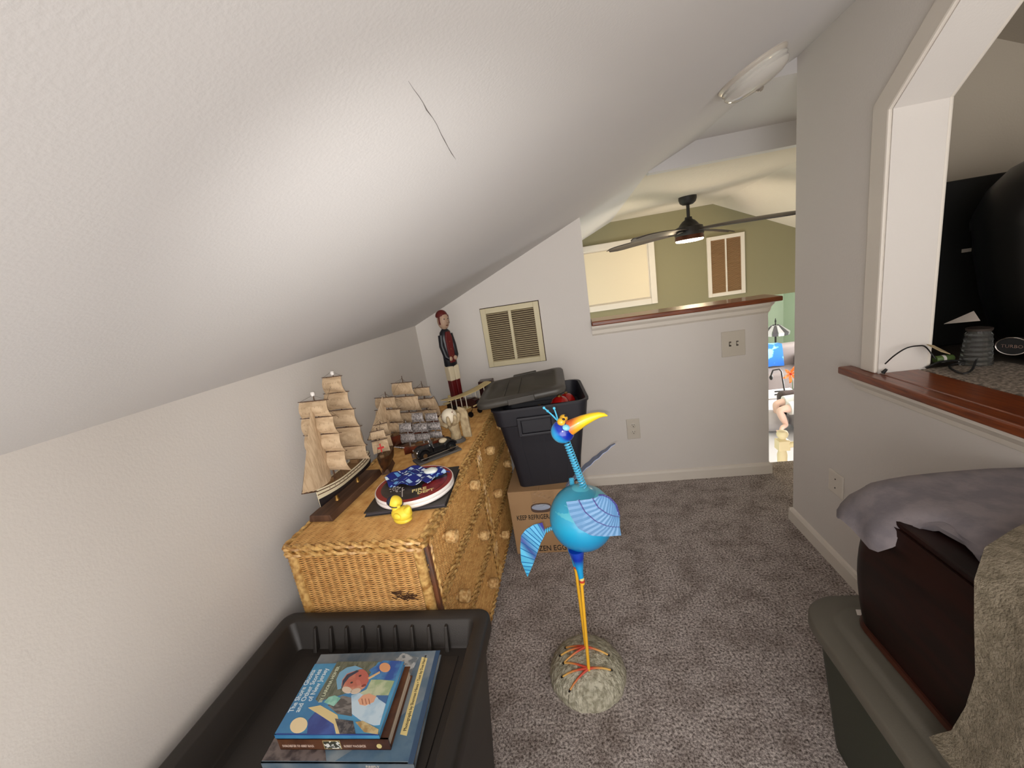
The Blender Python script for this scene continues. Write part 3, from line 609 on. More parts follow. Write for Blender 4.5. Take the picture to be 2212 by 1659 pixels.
# --- wooden biplane
bpw = M('pale_balsa', rgb(206, 184, 130), .6); bpt = thing('model_biplane', 'wooden model biplane with pale wings, white struts and dark fuselage', 'model plane', (-.585, 1.985, ZD), math.radians(62))
def wing(z, L_, up, c=.052):
    rr = [[(lerp(-L_ / 2, L_ / 2, i / 12), lerp(-c / 2, c / 2, k / 3), z + up * (abs(i / 6 - 1)) ** 2 + .003 * math.sin(PI * k / 3)) for i in range(13)] for k in range(4)]
    return MB().sheet(rr, .004, (0, 0, 1))
wing(.118, .34, .012).build('top_wing', bpw, bpt, True, w=False); wing(.048, .30, .008).build('bottom_wing', bpw, bpt, True, w=False)
MB().prism([(-.06, .045), (-.06, .088), (-.03, .095), (.03, .088), (.15, .07), (.15, .058), (.02, .04)], -.019, .019, 'x').build('fuselage', M('dark_red_lacquer', rgb(48, 14, 14), .3), bpt, w=False, bevel=.005)
MB().box(-.05, .05, .118, .148, .066, .070).prism([(.115, .068), (.152, .068), (.152, .10), (.135, .104)], -.002, .002, 'x').build('tail', bpw, bpt, w=False, bevel=.001)
for x in (-.11, -.04, .04, .11):
    for y in (-.018, .018): MB().tube([(x, y, .05), (x, y, .124)], .0024, 6).build('strut', M('white_strut', rgb(222, 212, 192), .4), bpt, w=False)
MB().lathe([(.016, -.004), (.018, 0), (.016, .006)], 14, basis((0, -.062, .066), (1, 0, 0), (0, 0, 1))).build('cowling', blackp, bpt, True, w=False)
MB().box(-.05, .05, -.072, -.069, .062, .070).build('propeller', bpw, bpt, w=False, bevel=.002)
for s_ in (-1, 1):
    MB().lathe([(.008, -.004), (.015, -.004), (.015, .004), (.008, .004)], 16, basis((s_ * .036, -.03, .015), (0, 1, 0), (0, 0, 1))).build('wheel', blackp, bpt, True, w=False)
    MB().tube([(s_ * .014, -.03, .046), (s_ * .036, -.03, .015)], .002, 6).build('gear_leg', chrome, bpt, w=False)
MB().tube([(0, .135, .064), (0, .14, .0)], .002, 5).build('tail_skid', bpw, bpt, w=False)
db = PZ(1018, 868, .83); bk = thing('dark_wood_block', 'dark red wooden block standing behind the biplane struts', 'block', (-.535, 2.22, ZD))
MB().box(-.575, -.495, 2.19, 2.255, ZD, ZD + .125).build('block_body', M('dark_red_lacquer', (0, 0, 0)), bk, bevel=.003); MB().box(-.579, -.491, 2.186, 2.259, ZD, ZD + .012).build('block_foot', M('dark_red_lacquer', (0, 0, 0)), bk, bevel=.002)

# ================================================================== METAL BIRD ON A STONE
BX, BY = -.092, 1.13
bird = thing('metal_bird', 'blue painted metal bird with spring neck and yellow beak on a stone dome', 'garden ornament', (BX, BY, 0))
def at(px, py, y=BY): return PY(px, py, y)
def stonef(d):
    return 1 + .012 * math.sin(23 * d.x + 5 * d.z) * math.sin(19 * d.y - 7 * d.z) + .01 * math.sin(41 * d.x - 30 * d.y)
sb = MB(); vs = []; n_, m_ = 56, 16
for i in range(m_ + 1):
    t = PI / 2 * i / m_
    for k in range(n_):
        a = 2 * PI * k / n_; d = Vector((math.cos(t) * math.cos(a), math.cos(t) * math.sin(a), math.sin(t))); q = stonef(d) * (1 - .05 * (1 - math.sin(t)) ** 6)
        vs.append((BX + .134 * d.x * q, BY + .134 * d.y * q, .112 * d.z * q))
sb.add(vs, [(i * n_ + k, i * n_ + (k + 1) % n_, (i + 1) * n_ + (k + 1) % n_, (i + 1) * n_ + k) for i in range(m_) for k in range(n_)] + [tuple(range(n_))[::-1]])
def stonem():
    m = M('cast_stone', rgb(196, 190, 168), .6, noise=(60, rgb(150, 144, 122), 6, .42, .62)); N = m.node_tree.nodes; L = m.node_tree.links
    tc = N.new('ShaderNodeTexCoord'); mp = N.new('ShaderNodeMapping'); mp.inputs['Scale'].default_value = (1, 1, .35); L.new(tc.outputs['Object'], mp.inputs[0])
    v = N.new('ShaderNodeTexNoise'); v.inputs['Scale'].default_value = 85; v.inputs['Detail'].default_value = 6; L.new(mp.outputs[0], v.inputs[0])
    bp = N.new('ShaderNodeBump'); bp.inputs['Strength'].default_value = 1; bp.inputs['Distance'].default_value = .016; L.new(v.outputs[0], bp.inputs['Height']); L.new(bp.outputs[0], N['Principled BSDF'].inputs['Normal']); return m
sb.build('stone_dome', stonem(), bird, True)
cy1, cy2, dbl, lav, pur = rgb(44, 178, 220), rgb(18, 138, 200), rgb(14, 30, 150), rgb(120, 156, 196), rgb(78, 74, 140)
BC = Vector((-.046, BY, .618)); BR = .0985
bodym = ramp_mat('bird_body_blue', (0, 0, 1), [(.50, rgb(0, 104, 176)), (.56, rgb(0, 134, 194)), (.63, rgb(40, 160, 200)), (.72, rgb(56, 146, 174))], .3, .4)  # deeper blue towards the bottom, paler towards the top
def bfn(d): return 1 + .05 * max(0, d.z) ** 3
MB().ell(BC, (BR, BR, BR * 1.02), 40, 24, bfn).build('body', bodym, bird, True)
sh = MB().lathe([(BR * .97, .0), (BR * .90, .03), (BR * .70, .055), (BR * .35, .074), (BR * .16, .085)], 36, Matrix.Translation((BC.x + .004, BC.y, BC.z + .022))); sh.build('shoulder_cape', M('cape_paint', rgb(84, 176, 196), .35, coat=.3), bird, True)
NB, NT = Vector((-.026, BY, .712)), Vector((-.061, BY, .873))
axn = (NT - NB); ln = axn.length; axn.normalize(); a_ = axn.cross(Vector((0, 1, 0))).normalized(); b_ = axn.cross(a_)
coil = [NB + axn * ln * i / (19 * 12) + (a_ * math.cos(2 * PI * i / 12) + b_ * math.sin(2 * PI * i / 12)) * .0098 for i in range(19 * 12 + 1)]
cm = M('sky_enamel', rgb(78, 182, 220), .3, coat=.4)
MB().tube(coil, .0019, 6).build('spring_neck', cm, bird, True)
HC = Vector((-.069, BY, .907)); headm = ramp_mat('bird_head_paint', (.75, -.2, .62), [(.545, rgb(64, 190, 222)), (.572, rgb(40, 150, 214)), (.585, rgb(18, 50, 170)), (.615, rgb(8, 14, 120))], .15, .8)
hd = MB().ell(HC, (.0350, .035, .0352), 32, 20).build('head', headm, bird, True)
# object coordinates of head are relative to the bird root; paint runs from cyan cheek to dark brow
bpts = [(-.050, .916), (-.030, .925), (-.005, .936), (.020, .944), (.040, .948), (.055, .947), (.064, .943)]
bk_ = MB().tube([(x, BY - .004, z) for x, z in bpts], [.0235, .0205, .0165, .0125, .009, .0055, .0015], 20)
bk_.build('beak', ramp_mat('beak_paint', (.95, 0, -.3), [(-.232, rgb(206, 96, 40)), (-.218, rgb(236, 160, 40)), (-.195, rgb(246, 206, 30)), (-.10, rgb(246, 210, 40))], .35, .3), hd, True)
for dy, dx in ((-.016, 0), (.012, .006)):
    e = MB().ell((HC.x + .001 + dx, BY + dy, HC.z + .036), (.0125, .0125, .0115), 18, 12).build('eye', M('eye_yellow', rgb(232, 176, 44), .3, coat=.5), hd, True)
    MB().ell((HC.x + .008 + dx, BY + dy - .004, HC.z + .044), (.005, .005, .0032), 10, 6).build('pupil', M('black_paint', (0, 0, 0)), e, True)
MB().ell((HC.x + .012, BY - .021, HC.z + .018), (.013, .011, .010), 14, 10).build('cheek_patch', M('cheek_blue', rgb(130, 200, 224), .3), hd, True)
for (tx, ty, dy) in ((1175, 881, .0), (1197, 882, -.012), (1183, 888, .014)):
    p = at(tx, ty, BY + dy); q = Vector((HC.x - .008, BY + dy * .2, HC.z + .031))
    MB().tube([q, lerp(q, p, .5) + Vector((0, 0, .002)), p], .0021, 6).ell(p, (.0042, .0042, .0042), 10, 8).build('crest_wire', cm, hd, True)
# near wing: three rows of ribbed feathers
Zs = 3.4556
def wz_(zx, zy): return (1000 + zx / Zs, 740 + zy / Zs)
arcs = [[(770, 1188), (800, 1290), (860, 1388), (960, 1442), (1070, 1448), (1182, 1440)], [(870, 1178), (915, 1262), (995, 1332), (1075, 1366), (1125, 1374), (1172, 1374)],
        [(975, 1165), (1015, 1230), (1075, 1272), (1120, 1290), (1145, 1296), (1172, 1298)], [(1020, 1142), (1050, 1140), (1095, 1158), (1125, 1185), (1150, 1215), (1172, 1298)]]
def resample(a, n):
    out = []
    for i in range(n):
        t = i / (n - 1) * (len(a) - 1); k = min(int(t), len(a) - 2); u = t - k; out.append((lerp(a[k][0], a[k + 1][0], u), lerp(a[k][1], a[k + 1][1], u)))
    return out
wgm = [ramp_mat('wing_paint_%d' % i, (.55, 0, .35), [(.02, rgb(86, 190, 226)), (.12, rgb(126, 160, 200)), (.26, rgb(98, 110, 170)), (.30, rgb(110, 190, 224))], .45, .2) for i in range(1)]
wr = None
wroot = MB().box(-.03, .0, BY - .100, BY - .07, .64, .66).build('wing', cm, bird, bevel=.002)
for r in range(3):
    NC = 25; O = resample(arcs[r], NC); I = resample(arcs[r + 1], NC); rr = []
    for k in range(5):
        row = []
        for c in range(NC):
            zx, zy = lerp(O[c][0], I[c][0] - (0 if k < 4 else 6), k / 4), lerp(O[c][1], I[c][1] - (0 if k < 4 else 6), k / 4)
            px_, py_ = wz_(zx, zy); yy = BY - .104 + .03 * max(0, (px_ - 1290) / 50) ** 2 * .3 + .014 * max(0, (1262 - px_) / 40) - .004 * (2 - r) * 0 - .006 * (1 - k / 4) - (.0018 if c % 2 else 0)
            row.append(tuple(PY(px_, py_, yy)))
        rr.append(row)
    w_ = MB().sheet(rr, .0015); o_ = w_.build('feather_row', ramp_mat('feather_paint_%d' % r, (.5, 0, 1), [(.5 + .03 * r, rgb(88, 152, 190)), (.555 + .028 * r, rgb(100, 126, 168)), (.60 + .022 * r, rgb(78, 82, 138)), (.68 + .01 * r, rgb(96, 140, 182))], .45, .2), wroot)
    rim = MB().tube([Vector(p) + Vector((0, -.002, 0)) for p in rr[4]], .0026, 5).build('feather_edge', M('feather_violet', rgb(74, 70, 134), .45), wroot)
# far wing, seen on edge, raised behind the neck
fu0, fu1 = PY(1222, 1052, BY + .085), PY(1329, 958, BY + .12); rr = []
vdir = ((fu1 - CAM).normalized() + Vector((-.10, 0, .10))); du = (fu1 - fu0)
for k in range(6):
    row = []
    for c in range(13):
        t = c / 12; wdt = .105 * math.sin(PI * min(1, .18 + .72 * t)) ; off = (k / 5 - .15) * wdt
        row.append(tuple(fu0 + du * t + vdir * off + Vector((0, 0, (.0022 if c % 2 else -.001) + .004 * math.sin(PI * t)))))
    rr.append(row)
fw = MB().sheet(rr, .0016).build('far_wing', M('wing_grey_blue', rgb(130, 140, 168), .5), bird)
fs0 = PY(1240, 1050, BY + .06)
MB().tube([Vector((BC.x - .018, BY + .05, BC.z + .085)) + Vector((.0065 * math.cos(2 * PI * i / 10), .0065 * math.sin(2 * PI * i / 10), .0035 * i / 10 * 1.2)) for i in range(61)], .0019, 5).build('wing_spring', cm, bird, True)
# tail
tz = 3.606
def tz_(a, b): return (1080 + a / tz, 1100 + b / tz)
tl = [(330, 105), (262, 122), (200, 160), (165, 205), (158, 300), (165, 410), (190, 470), (213, 526)]; trr = [(356, 186), (338, 225), (318, 262), (300, 312), (282, 366), (262, 420), (238, 475), (216, 526)]
rr = []
for k in range(9):
    row = []
    for c in range(15):
        A, B = resample(tl, 15)[c], resample(trr, 15)[c]; zx, zy = lerp(A[0], B[0], k / 8), lerp(A[1], B[1], k / 8); p_ = tz_(zx, zy)
        row.append(tuple(PY(p_[0], p_[1], BY - .012 + .02 * c / 14 - (.0022 if c % 2 else 0))))
    rr.append(row)
tailo = MB().sheet(rr, .0015).build('tail', ramp_mat('tail_paint', (.9, 0, .45), [(.04, rgb(70, 176, 220)), (.09, rgb(96, 190, 226)), (.112, rgb(70, 80, 150)), (.14, rgb(100, 180, 220)), (.19, rgb(100, 180, 220)), (.20, rgb(48, 44, 130))], .4, .2), bird)
for c in range(1, 14):
    MB().tube([Vector(rr[k][c]) + Vector((0, -.0016, 0)) for k in (0, 2, 4, 6, 8)], .0011, 4).build('feather_rib', M('tail_rib_blue', rgb(28, 110, 170), .5), tailo)
s0, s1 = at(1194, 1140), at(1176, 1148, BY - .01)
MB().tube([lerp(s0, s1, i / 36) + Vector((0, .0055 * math.cos(2 * PI * i / 9), .0055 * math.sin(2 * PI * i / 9))) for i in range(37)], .0021, 6).build('tail_spring', cm, bird, True)
# legs and feet
yl = M('leg_yellow', rgb(236, 178, 44), .35, coat=.2); rd = M('foot_red', rgb(190, 62, 40), .5)
toem = ramp_mat('toe_paint', (1, 0, 0), [(-.07, rgb(226, 180, 96)), (-.02, rgb(196, 70, 46)), (.02, rgb(196, 70, 46)), (.06, rgb(226, 180, 96))], .5)
def dome_z(x, y):
    q = 1 - ((x - BX) ** 2 + (y - BY) ** 2) / .134 ** 2; return .112 * math.sqrt(max(q, 0.02))
for (kx_, kz_, ky_, tip, toes, fpx) in (((1256, 1252), None, BY - .055, (1272, 1448), [((1272, 1448), (1219, 1432)), ((1272, 1448), (1216, 1461)), ((1272, 1448), (1231, 1485)), ((1272, 1448), (1319, 1447))], 0),
                                  ((1243, 1222), None, BY + .03, (1266, 1402), [((1266, 1402), (1223, 1399)), ((1266, 1402), (1212, 1415)), ((1266, 1402), (1219, 1431)), ((1266, 1402), (1313, 1414))], 1)):
    ft = PZ(tip[0], tip[1], .100 if fpx == 0 else .112)
    ft.z = dome_z(ft.x, ft.y) + .004; K = PY(kx_[0], kx_[1], ky_)
    leg = MB().tube([K + Vector((0, 0, .01)), ft], .0052, 10).build('leg', yl, bird, True)
    TT = Vector((K.x - .004, ky_ + (.01 if fpx == 0 else -.01), BC.z - BR * .82))
    MB().tube([TT, lerp(TT, K, .35), lerp(TT, K, .7), K], [.024 if fpx == 0 else .016, .0165, .010, .0075], 18).build('thigh', ramp_mat('thigh_paint_%d' % fpx, (0, 0, 1), [(.40, rgb(20, 160, 215)), (.485, rgb(20, 150, 210)), (.512, rgb(10, 40, 160)), (.53, rgb(14, 60, 170))], .3, .4), leg, True)
    for q_, (r_c, mm) in enumerate(((.0078, M('collar_cream', rgb(232, 210, 130), .4)), (.0082, rd), (.0078, yl))):
        MB().lathe([(r_c, -.004), (r_c + .0008, 0), (r_c, .004)], 14, Matrix.Translation(K + Vector((.001, 0, .004 - .008 * q_)))).build('collar', mm, leg, True)
    for (a0, b0) in toes:
        e = PZ(b0[0], b0[1], .085)
        for _ in range(6): zz = dome_z(e.x, e.y) + .003; e = PZ(b0[0], b0[1], zz)
        pts = []
        for i in range(6):
            u = i / 5; p = lerp(ft, e, u); p.z = max(dome_z(p.x, p.y) + .003, 0) + .007 * (1 - u); pts.append(p)
        toe = MB().tube(pts, [.0048, .004, .0035, .0032, .003, .0028], 8).build('toe', toem, leg, True)
        MB().tube([pts[-1], lerp(pts[-2], pts[-1], 1.35) - Vector((0, 0, .001))], [.0042, .003], 8).build('claw', M('black_paint', (0, 0, 0)), toe, True)

# ================================================================== BLACK TUB AND BOOKS
tubm = M('black_plastic', rgb(34, 30, 27), .45, noise=(3, rgb(42, 37, 33), 4, .4, .6), bump=(350, .25, .001))
tx0, tx1, ty0, ty1, tzr = -.945, -.312, .02, .908, .50
tub = thing('storage_tub', 'black plastic storage tub with recessed ribbed top holding books', 'storage tub', ((tx0 + tx1) / 2, (ty0 + ty1) / 2, 0))
def rrect(x0, x1, y0, y1, r, n=5):
    out = []
    for cx, cy, a in ((x1 - r, y1 - r, 0), (x0 + r, y1 - r, 90), (x0 + r, y0 + r, 180), (x1 - r, y0 + r, 270)):
        for i in range(n + 1):
            t = math.radians(a + 90 * i / n); out.append((cx + r * math.cos(t), cy + r * math.sin(t)))
    return out
def loft(rings, closed_bottom=True, closed_top=True):
    b = MB(); n = len(rings[0]); vs = [p for r in rings for p in r]
    fs = [(i * n + k, i * n + (k + 1) % n, (i + 1) * n + (k + 1) % n, (i + 1) * n + k) for i in range(len(rings) - 1) for k in range(n)]
    if closed_bottom: fs.append(tuple(range(n))[::-1])
    if closed_top: fs.append(tuple(range((len(rings) - 1) * n, len(rings) * n)))
    return b.add(vs, fs)
def rr3(ins, z, r, off=0): return [(x, y, z) for x, y in rrect(tx0 + ins, tx1 - ins, ty0 + ins, ty1 - ins, r)]
loft([rr3(.055, 0, .04), rr3(.018, .44, .035), rr3(.018, .47, .035)], True, False).build('tub_body', tubm, tub, True)
lid = loft([rr3(.012, .455, .03), rr3(0, .46, .034), rr3(0, .494, .034), rr3(.004, .499, .031), rr3(.008, tzr, .028), rr3(.036, tzr, .02), rr3(.040, .496, .018), rr3(.056, .432, .014), rr3(.060, .426, .012)], False, True)
lido = lid.build('tub_lid', tubm, tub, True)
rib = 0
for i in range(9):
    x = lerp(tx0 + .12, tx1 - .12, i / 8); MB().hexa([(x - .006, ty1 - .075, .426), (x + .006, ty1 - .075, .426), (x + .006, ty1 - .056, .426), (x - .006, ty1 - .056, .426), (x - .004, ty1 - .052, .488), (x + .004, ty1 - .052, .488), (x + .004, ty1 - .040, .488), (x - .004, ty1 - .040, .488)]).build('rib', tubm, lido, bevel=.002)
MB().box(tx0 + .085, tx1 - .085, ty0 + .08, ty1 - .085, .4255, .429).build('raised_panel', tubm, lido, bevel=.003)
ZT = .4292
pagem = M('book_pages', rgb(222, 206, 186), .8, noise=(300, rgb(196, 178, 156), 2, .4, .6, (.02, .02, 1)))
def book(name, label, corners, z0, th, cover, spine_side=True, ct=.0022, inset=.004):
    c = [Vector(p) for p in corners]; cen = sum(c, Vector()) / 4; b = thing(name, label, 'book', (cen.x, cen.y, z0))
    def ex(k): return [cen + (p - cen) * k for p in c]
    slab(MB(), c, z0, z0 + ct).build('back_cover', cover, b); fc = slab(MB(), c, z0 + th - ct, z0 + th).build('front_cover', cover, b)
    u = (c[1] - c[0]).normalized(); v = (c[3] - c[0]).normalized()
    pg = [c[0] + u * inset + v * ct, c[1] - u * inset + v * ct, c[2] - u * inset - v * inset, c[3] + u * inset - v * inset]
    slab(MB(), pg, z0 + ct, z0 + th - ct).build('pages', pagem, b)
    sp = [c[0], c[1], c[1] + v * ct * 1.2, c[0] + v * ct * 1.2]; so = slab(MB(), sp, z0, z0 + th).build('spine', cover, b)
    return b, c, u, v, z0 + th, fc, so
# large picture book
zB = ZT + .016
cB = [PZ(563, 1648, zB), PZ(893, 1650, zB), PZ(951, 1405, zB), PZ(690, 1416, zB)]
cB[3] = cB[0] + (cB[2] - cB[1])
grayblue = M('coastal_photo', rgb(92, 116, 134), .35, noise=(14, rgb(140, 150, 156), 6, .4, .62), coat=.2)
bb = book('picture_book', 'large grey blue picture book with a pale yellow strip, lying flat in the black tub', cB, ZT, .016, grayblue)
_, c, u, v, zt, fc, so = bb; wB, hB = (c[1] - c[0]).length, (c[3] - c[0]).length
def quad(name, mat, parent, o, u, v, pts, z, th=.0003): return MB().prism([((o + u * a + v * b_).x, (o + u * a + v * b_).y) for a, b_ in pts], z - .0002, z + th, 'z').build(name, mat, parent)
rocks = M('rock_photo', rgb(120, 108, 104), .4, noise=(40, rgb(70, 62, 62), 6, .45, .6)); quad('rock_picture', rocks, fc, c[0], u, v, [(.0, .004), (.15, .004), (.12, .05), (.08, .11), (.03, .16), (0, .17)], zt)
quad('sea_picture', M('sea_photo', rgb(70, 102, 130), .35, noise=(20, rgb(96, 124, 146), 5, .4, .6)), fc, c[0], u, v, [(.17, .004), (wB - .012, .004), (wB - .012, .13), (wB - .05, .10), (.25, .06)], zt)
quad('foam_picture', M('foam_photo', rgb(196, 200, 200), .4, noise=(60, rgb(120, 130, 136), 6, .45, .55)), fc, c[0], u, v, [(.20, hB - .05), (wB - .07, hB - .11), (wB - .055, hB - .02), (.24, hB - .004)], zt)
quad('spine_edge', M('blue_cloth', rgb(56, 82, 112), .5), fc, c[0], u, v, [(wB - .012, 0), (wB, 0), (wB, hB), (wB - .012, hB)], zt)
quad('yellow_strip', M('pale_yellow_print', rgb(238, 218, 150), .45), fc, c[0], u, v, [(wB - .046, .055), (wB - .030, .052), (wB - .030, hB - .022), (wB - .046, hB - .018)], zt + .0002)
ink = M('dark_ink', rgb(70, 64, 56), .6)
text('lettering', 'Photographs by Sherman Hines • Text by Don Harron', .0105, ink, fc, basis(c[0] + u * (wB - .034) + v * .062 + Vector((0, 0, zt + .0006 - (c[0].z))), v, -u), sx=.80)
text('spine_lettering', 'FIREFLY', .009, M('white_print', (0, 0, 0)), so, basis(c[0] + u * (wB - .105) + Vector((0, -.0004, ZT + .004 - c[0].z)), u, (0, 0, 1)))
# brown book
z2 = ZT + .016 + .030
cM = [PZ(598, 1597, z2), PZ(838, 1597, z2), PZ(886, 1440, z2), PZ(670, 1440, z2)]; cM[3] = cM[0] + (cM[2] - cM[1])
brownc = M('brown_jacket', rgb(98, 60, 38), .4, noise=(22, rgb(70, 38, 22), 5, .4, .6), coat=.2)
b2_, c, u, v, zt2, fc2, so2 = book('brown_book', 'thick brown hardback under the blue storybook', cM, ZT + .0165, .030, brownc)
sfy = c[0].y - .0004
text('spine_lettering', 'DORCHESTER TO ABBEY ROCK', .0085, M('pale_pink_print', rgb(214, 190, 176), .5), so2, basis(c[0] + u * .008 + Vector((0, -.0004, ZT + .0165 + .008 - c[0].z)), u, (0, 0, 1)), sx=.62)
text('spine_lettering', 'ROBERT MACKENZIE', .0085, M('pale_pink_print', (0, 0, 0)), so2, basis(c[0] + u * .152 + Vector((0, -.0004, ZT + .0165 + .008 - c[0].z)), u, (0, 0, 1)), sx=.62)
Tsp = basis(c[0] + Vector((0, 0, ZT + .0165 - c[0].z)), u, (0, 0, 1))
MB().box(.106, .146, .003, .026, .0, .0006, Tsp).build('spine_picture_frame', M('pale_gold_print', rgb(190, 170, 120), .4), so2); MB().box(.1075, .1445, .0045, .0245, .0003, .0009, Tsp).build('spine_picture', M('tiny_photo', rgb(60, 62, 50), .5, noise=(120, rgb(226, 226, 220), 2, .5, .56)), so2)
MB().lathe([(.0058, 0), (.0058, .0008)], 16, Tsp @ Matrix.Translation((.232, .011, 0))).build('spine_emblem', M('cream_print', (0, 0, 0)), so2)
# blue storybook on top
z1 = z2 + .012
cS = [PZ(592, 1587, z1), PZ(818, 1587, z1), PZ(873, 1429, z1), PZ(676, 1428, z1)]; cS[3] = cS[0] + (cS[2] - cS[1])
skyb = M('storybook_blue', rgb(62, 128, 178), .3, noise=(12, rgb(80, 156, 198), 4, .4, .65), coat=.3)
b3, c, u, v, zt3, fc3, so3 = book('storybook', 'blue storybook with a painted fisherman on its cover, topmost of the pile', cS, z2 + .0002, .0118, skyb, ct=.0015)
wS, hS = (c[1] - c[0]).length, (c[3] - c[0]).length
def pc(x, y): p = PZ(x, y, zt3); return (p.x, p.y)
def art(name, col, pts, lv=0, **k): return MB().prism([pc(*p) for p in pts], zt3 - .0002, zt3 + .00025 + .00018 * lv, 'z').build(name, M('print_' + name, col, .35, coat=.2, **k), fc3)
def z8(a, b): return (540 + a / 3.8138, 1280 + b / 3.8138)
def oval(cx, cy, rx, ry, n=18, rot=0): return [z8(cx + rx * math.cos(2 * PI * i / n) * math.cos(rot) - ry * math.sin(2 * PI * i / n) * math.sin(rot), cy + rx * math.cos(2 * PI * i / n) * math.sin(rot) + ry * math.sin(2 * PI * i / n) * math.cos(rot)) for i in range(n)]
P8 = lambda *q: [z8(*p) for p in q]
art('shingle_roof', rgb(120, 124, 108), P8((720, 570), (1060, 568), (1010, 640), (900, 800), (560, 900), (540, 880)), noise=(160, rgb(90, 96, 80), 4, .4, .6, (1, .3, 1)))
art('dark_sea', rgb(56, 72, 140), P8((480, 1050), (560, 960), (700, 1090), (700, 1168), (470, 1168)), 1, noise=(20, rgb(70, 96, 170), 4, .4, .6))
art('house_wall', rgb(226, 206, 150), P8((480, 950), (580, 930), (720, 1010), (740, 1090), (760, 1165), (710, 1165), (690, 1085), (560, 1000)), 2)
art('window_glow', rgb(120, 186, 170), P8((610, 905), (650, 862), (700, 848), (748, 872), (690, 938)), 2, noise=(60, rgb(160, 214, 196), 3, .4, .6))
art('porch', rgb(104, 100, 100), P8((700, 1040), (850, 1060), (870, 1166), (740, 1166)), 3, noise=(120, rgb(60, 60, 66), 3, .45, .55))
art('weathered_boards', rgb(130, 126, 122), P8((640, 930), (760, 850), (850, 870), (840, 1020), (720, 1000)), 1, noise=(130, rgb(90, 86, 84), 3, .45, .55, (.3, 1, 1)))
art('evening_water', rgb(48, 86, 160), P8((1100, 560), (1250, 566), (1190, 720), (1060, 720), (980, 640)), 1, noise=(30, rgb(80, 140, 190), 4, .4, .6))
art('scarf', rgb(156, 176, 136), P8((880, 840), (960, 800), (1000, 720), (1080, 720), (1190, 730), (1140, 850), (960, 860)), 3, noise=(40, rgb(196, 204, 170), 4, .4, .6))
art('coat', rgb(150, 190, 216), P8((835, 850), (900, 830), (1000, 870), (1140, 850), (1070, 1090), (1020, 1096), (920, 1060), (840, 1000)), 4, noise=(24, rgb(200, 222, 236), 4, .4, .6))
art('coat_shadow_fold', rgb(70, 110, 160), P8((1040, 850), (1140, 850), (1120, 920), (1060, 880)), 5)
art('face', rgb(214, 156, 130), oval(862, 735, 112, 84, 20, -.25), 5, noise=(26, rgb(190, 110, 92), 4, .42, .62))
art('cheek', rgb(188, 104, 92), oval(925, 700, 55, 66, 16, -.3), 6)
art('cap', rgb(122, 174, 206), P8((722, 800), (712, 720), (740, 660), (800, 620), (870, 606), (930, 630), (880, 640), (800, 672), (762, 720), (752, 790)), 6)
art('cap_band', rgb(60, 64, 84), P8((760, 790), (765, 730), (802, 680), (882, 646), (900, 652), (820, 700), (780, 750)), 7)
art('hair', rgb(222, 204, 184), oval(800, 805, 42, 26, 12, .2), 7)
art('beard', rgb(214, 196, 176), oval(872, 815, 45, 20, 12, -.3), 7)
for ex_, ey_ in ((838, 745), (908, 690)): art('painted_eye', rgb(60, 50, 52), oval(ex_, ey_, 12, 6, 10, -.4), 8)
art('painted_mouth', rgb(140, 70, 64), oval(938, 770, 22, 9, 10, -.4), 8)
art('painted_nose', rgb(200, 120, 104), oval(895, 745, 18, 26, 10, -.5), 8)
art('pipe', rgb(216, 180, 130), P8((972, 706), (1070, 652), (1072, 664), (978, 716)), 8)
art('pipe_hand', rgb(220, 160, 116), oval(1112, 620, 46, 38, 14), 7)
art('fist', rgb(224, 168, 136), P8((890, 890), (930, 850), (985, 835), (1040, 860), (1020, 905), (950, 936), (905, 926)), 7)
for k in range(3): art('knuckle_line', rgb(160, 96, 74), P8((920 + 28 * k, 880), (926 + 28 * k, 878), (935 + 28 * k, 925), (929 + 28 * k, 926)), 8)
art('driftwood', rgb(210, 190, 140), P8((870, 1070), (930, 1060), (1060, 1130), (1056, 1170), (940, 1150)), 6, noise=(60, rgb(170, 140, 90), 3, .4, .6))
art('moon', rgb(244, 222, 176), oval(402, 1095, 76, 60, 22, -.55), 3)
white_t = M('pale_title_print', rgb(214, 232, 240), .4)
def ctext(body, a, b, size, sx, mat=white_t):
    A = PZ(*z8(*a), zt3 + .0008); B = PZ(*z8(*b), zt3 + .0008); d = (B - A); d.z = 0
    text('title_lettering', body, size, mat, fc3, basis(A, d, Vector((-d.y, d.x, 0))), sx=sx, th=.0003, bold=.0002)
ctext('The Shore Ghosts', (352, 985), (540, 640), .0175, .80); ctext('and Other Stories', (405, 985), (590, 640), .0175, .82); ctext('of New Jersey', (505, 895), (640, 640), .0175, .82)
ctext('BY LARONA HOMER', (590, 905), (725, 640), .012, .82, M('pale_green_print', rgb(200, 206, 180), .5))
MB().prism([pc(*z8(220, 1161)), pc(*z8(1060, 1168)), pc(*z8(1058, 1178)), pc(*z8(218, 1172))], zt3, zt3 + .0004, 'z').build('cover_edge_line', M('edge_blue', rgb(40, 70, 150), .4), fc3)

